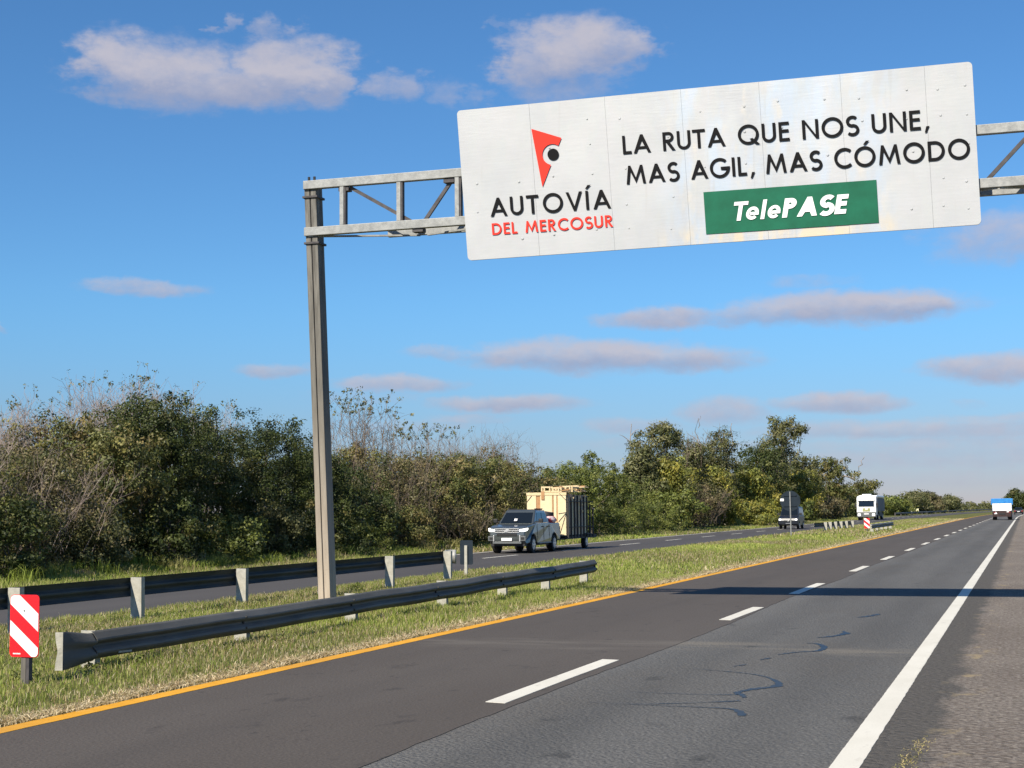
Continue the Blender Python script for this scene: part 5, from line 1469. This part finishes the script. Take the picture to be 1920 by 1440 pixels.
plant('shrub', 'tangled dry shrub low behind the pickup', 'shrub', 'brown', -25.6, 68.0, 2.1, 4.2, seed=52, twigs=(.6, 1.7, 60, 10, .5, .010), **low)
plant('shrub', 'dull olive shrub at the road edge before the pickup', 'shrub', 'olive', -25.5, 75.0, 2.0, 4.2, seed=53, **low)
plant('shrub', 'leafy green shrub at the road edge below the green bushes', 'shrub', 'green', -25.5, 98.0, 2.1, 5.0, seed=54, **low)
plant('shrub', 'leafy green shrub at the road edge just past the trailer', 'shrub', 'green', -25.6, 106.5, 2.4, 5.2, seed=55, **{**low, 'n_clump': 150})
# right group
rt = dict(n_clump=310, n_leaf=50, rc=.58, size=.18, stems=4, trunk_r=.16)
plant('tree', 'narrow dark pointed tree, first of the tall group past the timber load', 'tree', 'grey', -28.4, 116.6, 7.7, 4.0, z0=.5, seed=61, lobes=[(0, 0, 2.6, 2.0, 2.0, 2.2), (.1, 0, 4.8, 1.2, 1.3, 1.8), (0, .2, 6.5, .6, .7, 1.2)], **rt)
plant('tree', 'tall tree with a small round head on a bare neck in the distant group', 'tree', 'grey', -28.4, 124.5, 9.2, 5.4, seed=62, lobes=[(0, 0, 3.2, 2.4, 2.4, 2.6), (-.5, 0, 6.0, 1.2, 1.2, 1.3), (.2, 0, 7.9, 1.55, 1.5, 1.25), (-.5, .2, 8.4, .8, .8, .7), (.8, 0, 7.3, .8, .8, .6)], **rt)
plant('tree', 'ragged grey green tree between the round-headed tree and the upright one', 'tree', 'grey', -28.6, 134.0, 8.1, 5.4, seed=63, lobes=[(0, 0, 3.4, 2.5, 2.4, 2.9), (.3, 0, 6.2, 1.5, 1.4, 1.5), (-1.2, 0, 5.6, 1.0, 1.0, 1.1), (1.2, 0, 6.8, .8, .8, .8)], twigs=(5.4, 3.6, 16, 8, .14, .03), **rt)
plant('tree', 'upright grey green tree with a pale top in the middle of the distant group', 'tree', 'grey', -28.8, 151.5, 9.9, 5.0, seed=64, lobes=[(0, 0, 4.0, 2.3, 2.3, 3.4), (.1, 0, 7.2, 1.9, 1.8, 2.0), (.7, 0, 9.0, 1.1, 1.0, .8), (-.9, 0, 6.4, 1.1, 1.0, 1.2)], twigs=(7.5, 2.6, 14, 6, .18, .035), **rt)
plant('tree', 'highest tree of the distant group with a head leaning towards the road', 'tree', 'grey', -28.8, 186.0, 12.8, 7.0, seed=65, lobes=[(-.5, 0, 5.0, 3.0, 3.0, 4.0), (.2, 0, 8.6, 2.0, 1.9, 1.8), (1.4, 0, 10.6, 2.1, 1.9, 1.5), (2.8, 0, 11.4, 1.6, 1.4, .9), (.6, 0, 11.7, 1.1, 1.0, .9), (3.9, 0, 11.1, .8, .8, .5)], **{**rt, 'rc': .75, 'size': .24, 'n_clump': 300}, extra=[((.2, 0, 6.0), (3.2, 0, 11.0), .16, .04), ((-.2, 0, 4.0), (.8, 0, 11.0), .18, .04)])
plant('tree', 'broad very dark tree beneath the leaning head in the distant group', 'tree', 'dark', -28.4, 172.0, 9.1, 8.4, seed=66, n_clump=340, n_leaf=50, rc=.72, size=.23, stems=5, trunk_r=.2)
plant('tree', 'dark bushy tree just past the leaning-headed one', 'tree', 'grey', -28.4, 207.0, 9.3, 8.0, seed=67, n_clump=300, n_leaf=46, rc=.8, size=.27, stems=4, trunk_r=.2)
plant('tree', 'last rounded tree of the tall group before the white truck', 'tree', 'olive', -28.6, 241.0, 10.0, 8.6, seed=68, n_clump=300, n_leaf=46, rc=.85, size=.30, stems=4, trunk_r=.2)
wl = dict(n_clump=300, n_leaf=52, rc=.60, size=.19, stems=4, trunk_r=.1, droop=.5)
plant('willow_bush', 'yellow green willowy bush below the round-headed tree', 'bush', 'willow', -27.0, 119.0, 6.1, 5.8, seed=71, **wl)
plant('willow_bush', 'yellow green willowy bush below the upright grey tree', 'bush', 'willow', -27.2, 141.0, 6.0, 6.2, seed=72, **{**wl, 'size': .22})
plant('willow_bush', 'yellow olive bush against the broad very dark tree', 'bush', 'willow', -27.0, 158.0, 6.0, 6.4, seed=73, **{**wl, 'size': .24})
plant('willow_bush', 'yellowish bush in front of the last trees above the round sign', 'bush', 'willow', -27.0, 193.0, 6.8, 7.4, seed=74, **{**wl, 'size': .26})
plant('dry_bush', 'large greyish brown dry bush at the road edge in the distant group', 'bush', 'brown', -26.2, 128.0, 3.9, 6.4, seed=75, n_clump=220, n_leaf=40, rc=.5, size=.16, stems=6, twigs=(.6, 3.0, 120, 12, .4, .016))
plant('bush', 'low green bush at the road edge beside the dry bush', 'bush', 'green', -26.0, 113.5, 3.2, 6.0, seed=76, n_clump=200, n_leaf=46, rc=.5, size=.16, stems=4)
plant('bush', 'low yellow green bush before the broad very dark tree', 'bush', 'willow', -25.8, 150.0, 2.6, 7.0, D=9, seed=77, n_clump=200, n_leaf=46, rc=.5, size=.20, stems=4)
plant('bush', 'low olive bush behind the round sign', 'bush', 'green', -25.8, 171.0, 3.0, 6.0, D=12, seed=78, n_clump=200, n_leaf=46, rc=.6, size=.23, stems=4)
plant('dry_bush', 'wide low brownish bush between the van and the white truck', 'bush', 'brown', -25.8, 214.0, 3.0, 6.0, D=26, seed=79, n_clump=260, n_leaf=46, rc=.7, size=.28, stems=4)
plant('leaning_tree', 'half dead tree leaning out with a bare curved limb beside the white truck', 'tree', 'olive', -27.4, 250.0, 8.0, 8.0, seed=80, lobes=[(-1.5, 0, 3.2, 2.6, 2.5, 2.4), (1.0, 0, 3.8, 2.4, 2.2, 1.4), (3.4, -1, 5.0, 1.4, 1.3, 1.0), (4.6, -1, 5.4, .9, .8, .6)], n_clump=170, n_leaf=44, rc=.8, size=.30, stems=3, trunk_r=.2,
      extra=[((-4.5, 0, .5), (1.6, 0, 6.4), .26, .12), ((1.5, 0, 6.2), (3.4, 0, 9.9), .13, .04), ((-2, 0, 3), (3.6, -1, 5.4), .16, .05)])
plant('bush', 'dark bush at the very end of the tall group right beside the white truck', 'bush', 'dark', -27.6, 272.0, 5.0, 8.0, D=16, seed=81, n_clump=260, n_leaf=44, rc=.9, size=.32, stems=4)
# dead snags rising out of the group
def snag(label, x, y, h, seed):
    rng = np.random.default_rng(seed)
    t = thing('dead_snag', label, 'dead tree', (x, y, -.05))
    parts = [limb(rng, (0, 0, -.1), (rng.normal() * .3, 0, h), .09, .03, 9, 0)]
    for _ in range(5):
        z = h * rng.uniform(.6, .95); parts.append(limb(rng, (0, 0, z), (rng.normal() * .8, rng.normal() * .4, z + rng.uniform(.4, 1.2)), .035, .012, 5, .1, 4))
    V, F = join(parts); np_mesh('trunk', V, F, M['dead_bark'], parent=t, smooth=True)
snag('thin dead snag poking above the narrow pointed tree', -29.6, 119.0, 8.6, 1)
snag('thin dead snag poking up beyond the ragged tree', -30.0, 148.0, 10.6, 2)
snag('short dead snag behind the upright grey green tree', -30.0, 163.0, 10.9, 3)
# far row following the bend, then the mass of far-off wood
far = dict(n_leaf=34, rc=1.0, size=.42, stems=3, trunk_r=.2)
def fx_(y, off=-27.0): return off + bend(y)
plant('tree', 'dark green row of foliage just past the white truck', 'tree', 'green', fx_(322), 322.0, 3.7, 9.0, D=40, seed=91, n_clump=300, **far)
plant('tree', 'bare grey rounded tree behind the pale yellow board', 'tree', 'grey', fx_(378), 378.0, 5.4, 9.0, D=24, seed=92, n_clump=220, **far)
plant('tree', 'distant tree with a ragged grey crown just past the yellow board', 'tree', 'brown', fx_(415), 415.0, 5.2, 9.0, D=26, seed=93, n_clump=220, **far)
plant('tree', 'distant dark tree in the far row above the tiny pale car', 'tree', 'grey', fx_(470), 470.0, 4.8, 9.0, D=34, seed=94, n_clump=220, **far)
plant('tree', 'tall dark tree behind the tipper truck at the end of the road', 'tree', 'dark', fx_(690, -25), 690.0, 8.6, 12.0, D=14, seed=95, n_clump=300, n_leaf=34, rc=1.4, size=.6, stems=3, trunk_r=.3)
plant('tree', 'rounded dark tree at the photo edge beyond the white car', 'tree', 'dark', fx_(672, -17), 690.0, 7.6, 10.0, D=14, seed=96, n_clump=260, n_leaf=34, rc=1.4, size=.6, stems=3, trunk_r=.3)
rng = np.random.default_rng(99)
lob = []
for y in np.arange(268, 900, 9.0):
    yb = min(y, 760)
    lob.append((-30 + bend(y) + rng.normal() * 1.5, y, 1.4, 4.0, 7.0, rng.uniform(1.0, 2.4)))
for x in np.arange(-150, 260, 9.0):
    lob.append((x, 900 + rng.normal() * 12, 1.5, 7, 9, rng.uniform(1.4, 3.2)))
for y in np.arange(36, 270, 6.0):
    lob.append((-33.5 + rng.normal() * 1.0, y, 1.6, 2.6, 4.0, rng.uniform(1.6, 2.6)))
V, F, C = leaves(rng, lob, 2200, 22, 1.05, .58, 'grey', .5)
tag(np_mesh('far_wood', V, F, M['leaf'], C), kind='stuff')

# ------------------------------------------------------------------ grass
M['grass'] = leaf_material('grass blades', .30, .6)
GREEN = 2.15 * np.array([(.120, .145, .026), (.098, .125, .022), (.155, .165, .044), (.18, .168, .066), (.075, .098, .018)])
STRAW = 1.5 * np.array([(.40, .325, .200), (.33, .255, .150), (.46, .39, .27), (.24, .175, .10)])
def vnoise(x, y, s, seed=0):
    r = np.random.default_rng(1000 + seed)
    v = 0
    for i in range(7):
        a = r.uniform(0, 6.28); f = s * r.uniform(.55, 1.5)
        v = v + np.sin((x * np.cos(a) + y * np.sin(a)) * f + r.uniform(0, 6.28) + 1.2 * np.sin((y * np.cos(a) - x * np.sin(a)) * f * .7 + r.uniform(0, 6.28)))
    return v / 3.2
def blades(rng, X, Y, Z, h, w, tones, lean=.45, seg=2):
    N = len(X)
    a = rng.uniform(0, 2 * np.pi, N); l = np.abs(rng.normal(size=N)) * lean * h
    ax = rng.uniform(0, np.pi, N)
    sx, sy = np.cos(ax) * w / 2, np.sin(ax) * w / 2
    dx, dy = np.cos(a) * l, np.sin(a) * l
    B = np.stack([X, Y, Z - .01], 1)
    S = np.stack([sx, sy, np.zeros(N)], 1)
    mid = B + np.stack([dx * .3, dy * .3, h * .6], 1); tip = B + np.stack([dx, dy, h * rng.uniform(.75, 1.0, N)], 1)
    if seg == 2:
        V = np.stack([B - S, B + S, mid + S * .75, mid - S * .75, tip + S * .18, tip - S * .18], 1).reshape(-1, 3)
        i = np.arange(N)[:, None] * 6
        F = np.concatenate([i + [0, 1, 2, 3], i + [3, 2, 4, 5]], 0); k = 6
    else:
        V = np.stack([B - S, B + S, tip + S * .25, tip - S * .25], 1).reshape(-1, 3)
        F = np.arange(4 * N).reshape(-1, 4); k = 4
    return V, F, np.repeat(tones, k, 0)
def grass_field(name, x0, x1, y0, y1, n, h, w, zf, seed, seg=1, dry=.2, near_edge=None, lean=.45):
    rng = np.random.default_rng(seed)
    X = rng.uniform(x0, x1, n); Y = rng.uniform(y0, y1, n)
    t = vnoise(X, Y, 2.6, seed) * .6 + vnoise(X, Y, 7.5, seed + 3) * .4
    keep = (rng.random(n) < .62 + .3 * t) & (X > -.80 * Y - 3.0)
    X, Y, t = X[keep], Y[keep], t[keep]
    m = len(X)
    H = h * (1 + .30 * np.clip(t, -1.2, 1.2)) * rng.uniform(.6, 1.35, m)
    W = w * rng.uniform(.7, 1.3, m)
    big_ = vnoise(X, Y * .6, .55, seed + 9)
    col = GREEN[rng.integers(0, len(GREEN), m)] * (1 + .22 * big_[:, None])
    p = np.clip(dry * (1 - .9 * big_), 0, .9)
    d = rng.random(m) < p
    col[d] = STRAW[rng.integers(0, len(STRAW), d.sum())] * .8
    if near_edge is not None:
        e = np.clip((X - near_edge) / .75, 0, 1)                       # straw fringe beside the tarmac
        s = rng.random(m) < e ** 1.3
        col[s] = STRAW[rng.integers(0, len(STRAW), s.sum())]
        H *= (1 - .42 * e)
    col *= rng.uniform(.75, 1.2, (m, 1))
    V, F, C = blades(rng, X + np.array([bend(y) for y in Y]) if y1 > 230 else X, Y, zf(X, Y), H, W, col, lean, seg)
    return tag(np_mesh(name, V, F, M['grass'], C), kind='stuff')
grass_field('grass', -15.8, -8.32, 9, 22, 118000, .078, .009, median_z, 1, seg=2, near_edge=-9.05)
grass_field('grass', -15.8, -8.32, 22, 42, 190000, .090, .014, median_z, 2, near_edge=-9.05)
grass_field('grass', -15.8, -8.32, 42, 90, 95000, .10, .028, median_z, 3, near_edge=-9.2)
grass_field('grass', -15.8, -8.32, 90, 230, 60000, .13, .07, median_z, 4, near_edge=-9.4, dry=.3)
grass_field('grass', -25.8, -22.5, 24, 60, 50000, .13, .018, verge_z, 5, dry=.2, lean=.6)
grass_field('grass', -25.8, -22.5, 60, 240, 45000, .15, .05, verge_z, 6, dry=.28, lean=.5)
# rank grass clumps at the foot of the left-hand bushes
rng = np.random.default_rng(77)
cx = rng.uniform(-26.0, -24.2, 130); cy = rng.uniform(30, 66, 130)
k = np.repeat(np.arange(130), 130)
X = cx[k] + rng.normal(size=len(k)) * .22; Y = cy[k] + rng.normal(size=len(k)) * .22
hh = (rng.uniform(.18, .55, 130))[k] * rng.uniform(.5, 1.1, len(k))
base = GREEN[rng.integers(0, 5, 130)] * .9; dry_ = rng.random(130) < .22; base[dry_] = STRAW[rng.integers(0, 4, dry_.sum())] * .75
V, F, C = blades(rng, X, Y, verge_z(X, Y), hh, np.full(len(k), .022), base[k] * rng.uniform(.7, 1.25, (len(k), 1)), .5, 2)
tag(np_mesh('rank_grass', V, F, M['grass'], C), kind='stuff')
# dead straw lying along the yellow line
rng = np.random.default_rng(78)
n = 30000
Y = 9 + 60 * rng.random(n) ** 1.8; X = -8.36 - np.abs(rng.normal(size=n)) * .17 - .04 * np.sin(Y * 1.9)
V, F, C = blades(rng, X, Y, median_z(X, Y), rng.uniform(.02, .075, n), rng.uniform(.009, .016, n) * (1 + Y / 30), STRAW[rng.integers(0, 4, n)] * rng.uniform(.7, 1.15, (n, 1)), 1.6, 2)
tag(np_mesh('straw', V, F, M['grass'], C), kind='stuff')
# broad-leaved weeds by the front rail
rng = np.random.default_rng(79)
lob = [(x, y, .02, r, r, r * .6) for x, y, r in [(-10.0, 16.0, .22), (-10.15, 15.3, .2), (-9.9, 19.4, .18), (-10.1, 27.2, .2), (-9.6, 33.2, .22), (-9.8, 34.6, .25), (-10.6, 14.6, .2), (-11.6, 17.0, .25), (-12.2, 24.0, .25), (-14.6, 22.6, .25), (-14.7, 32.5, .3)]]
V, F, C = leaves(rng, lob, 170, 26, .09, .05, 'green', .9, zmin=.0)
V[:, 2] -= .05
tag(np_mesh('weeds', V, F, M['leaf'], C), kind='stuff')
# dry tufts breaking through the edge of the shoulder
rng = np.random.default_rng(80)
n = 500
c = np.array([(-.86, 11.2), (-.84, 11.7), (-.82, 12.1), (-.87, 10.7), (-.84, 11.4), (-.80, 12.3)])
k = rng.integers(0, len(c), n)
X = c[k, 0] + rng.normal(size=n) * .04; Y = c[k, 1] + rng.normal(size=n) * .16
V, F, C = blades(rng, X, Y, np.zeros(n), rng.uniform(.01, .03, n), np.full(n, .009), np.array([(.52, .42, .20), (.42, .34, .17), (.36, .33, .12)])[rng.integers(0, 3, n)] * rng.uniform(.7, 1.1, (n, 1)), 1.2, 2)
tag(np_mesh('dry_tuft', V, F, M['grass'], C), kind='stuff')
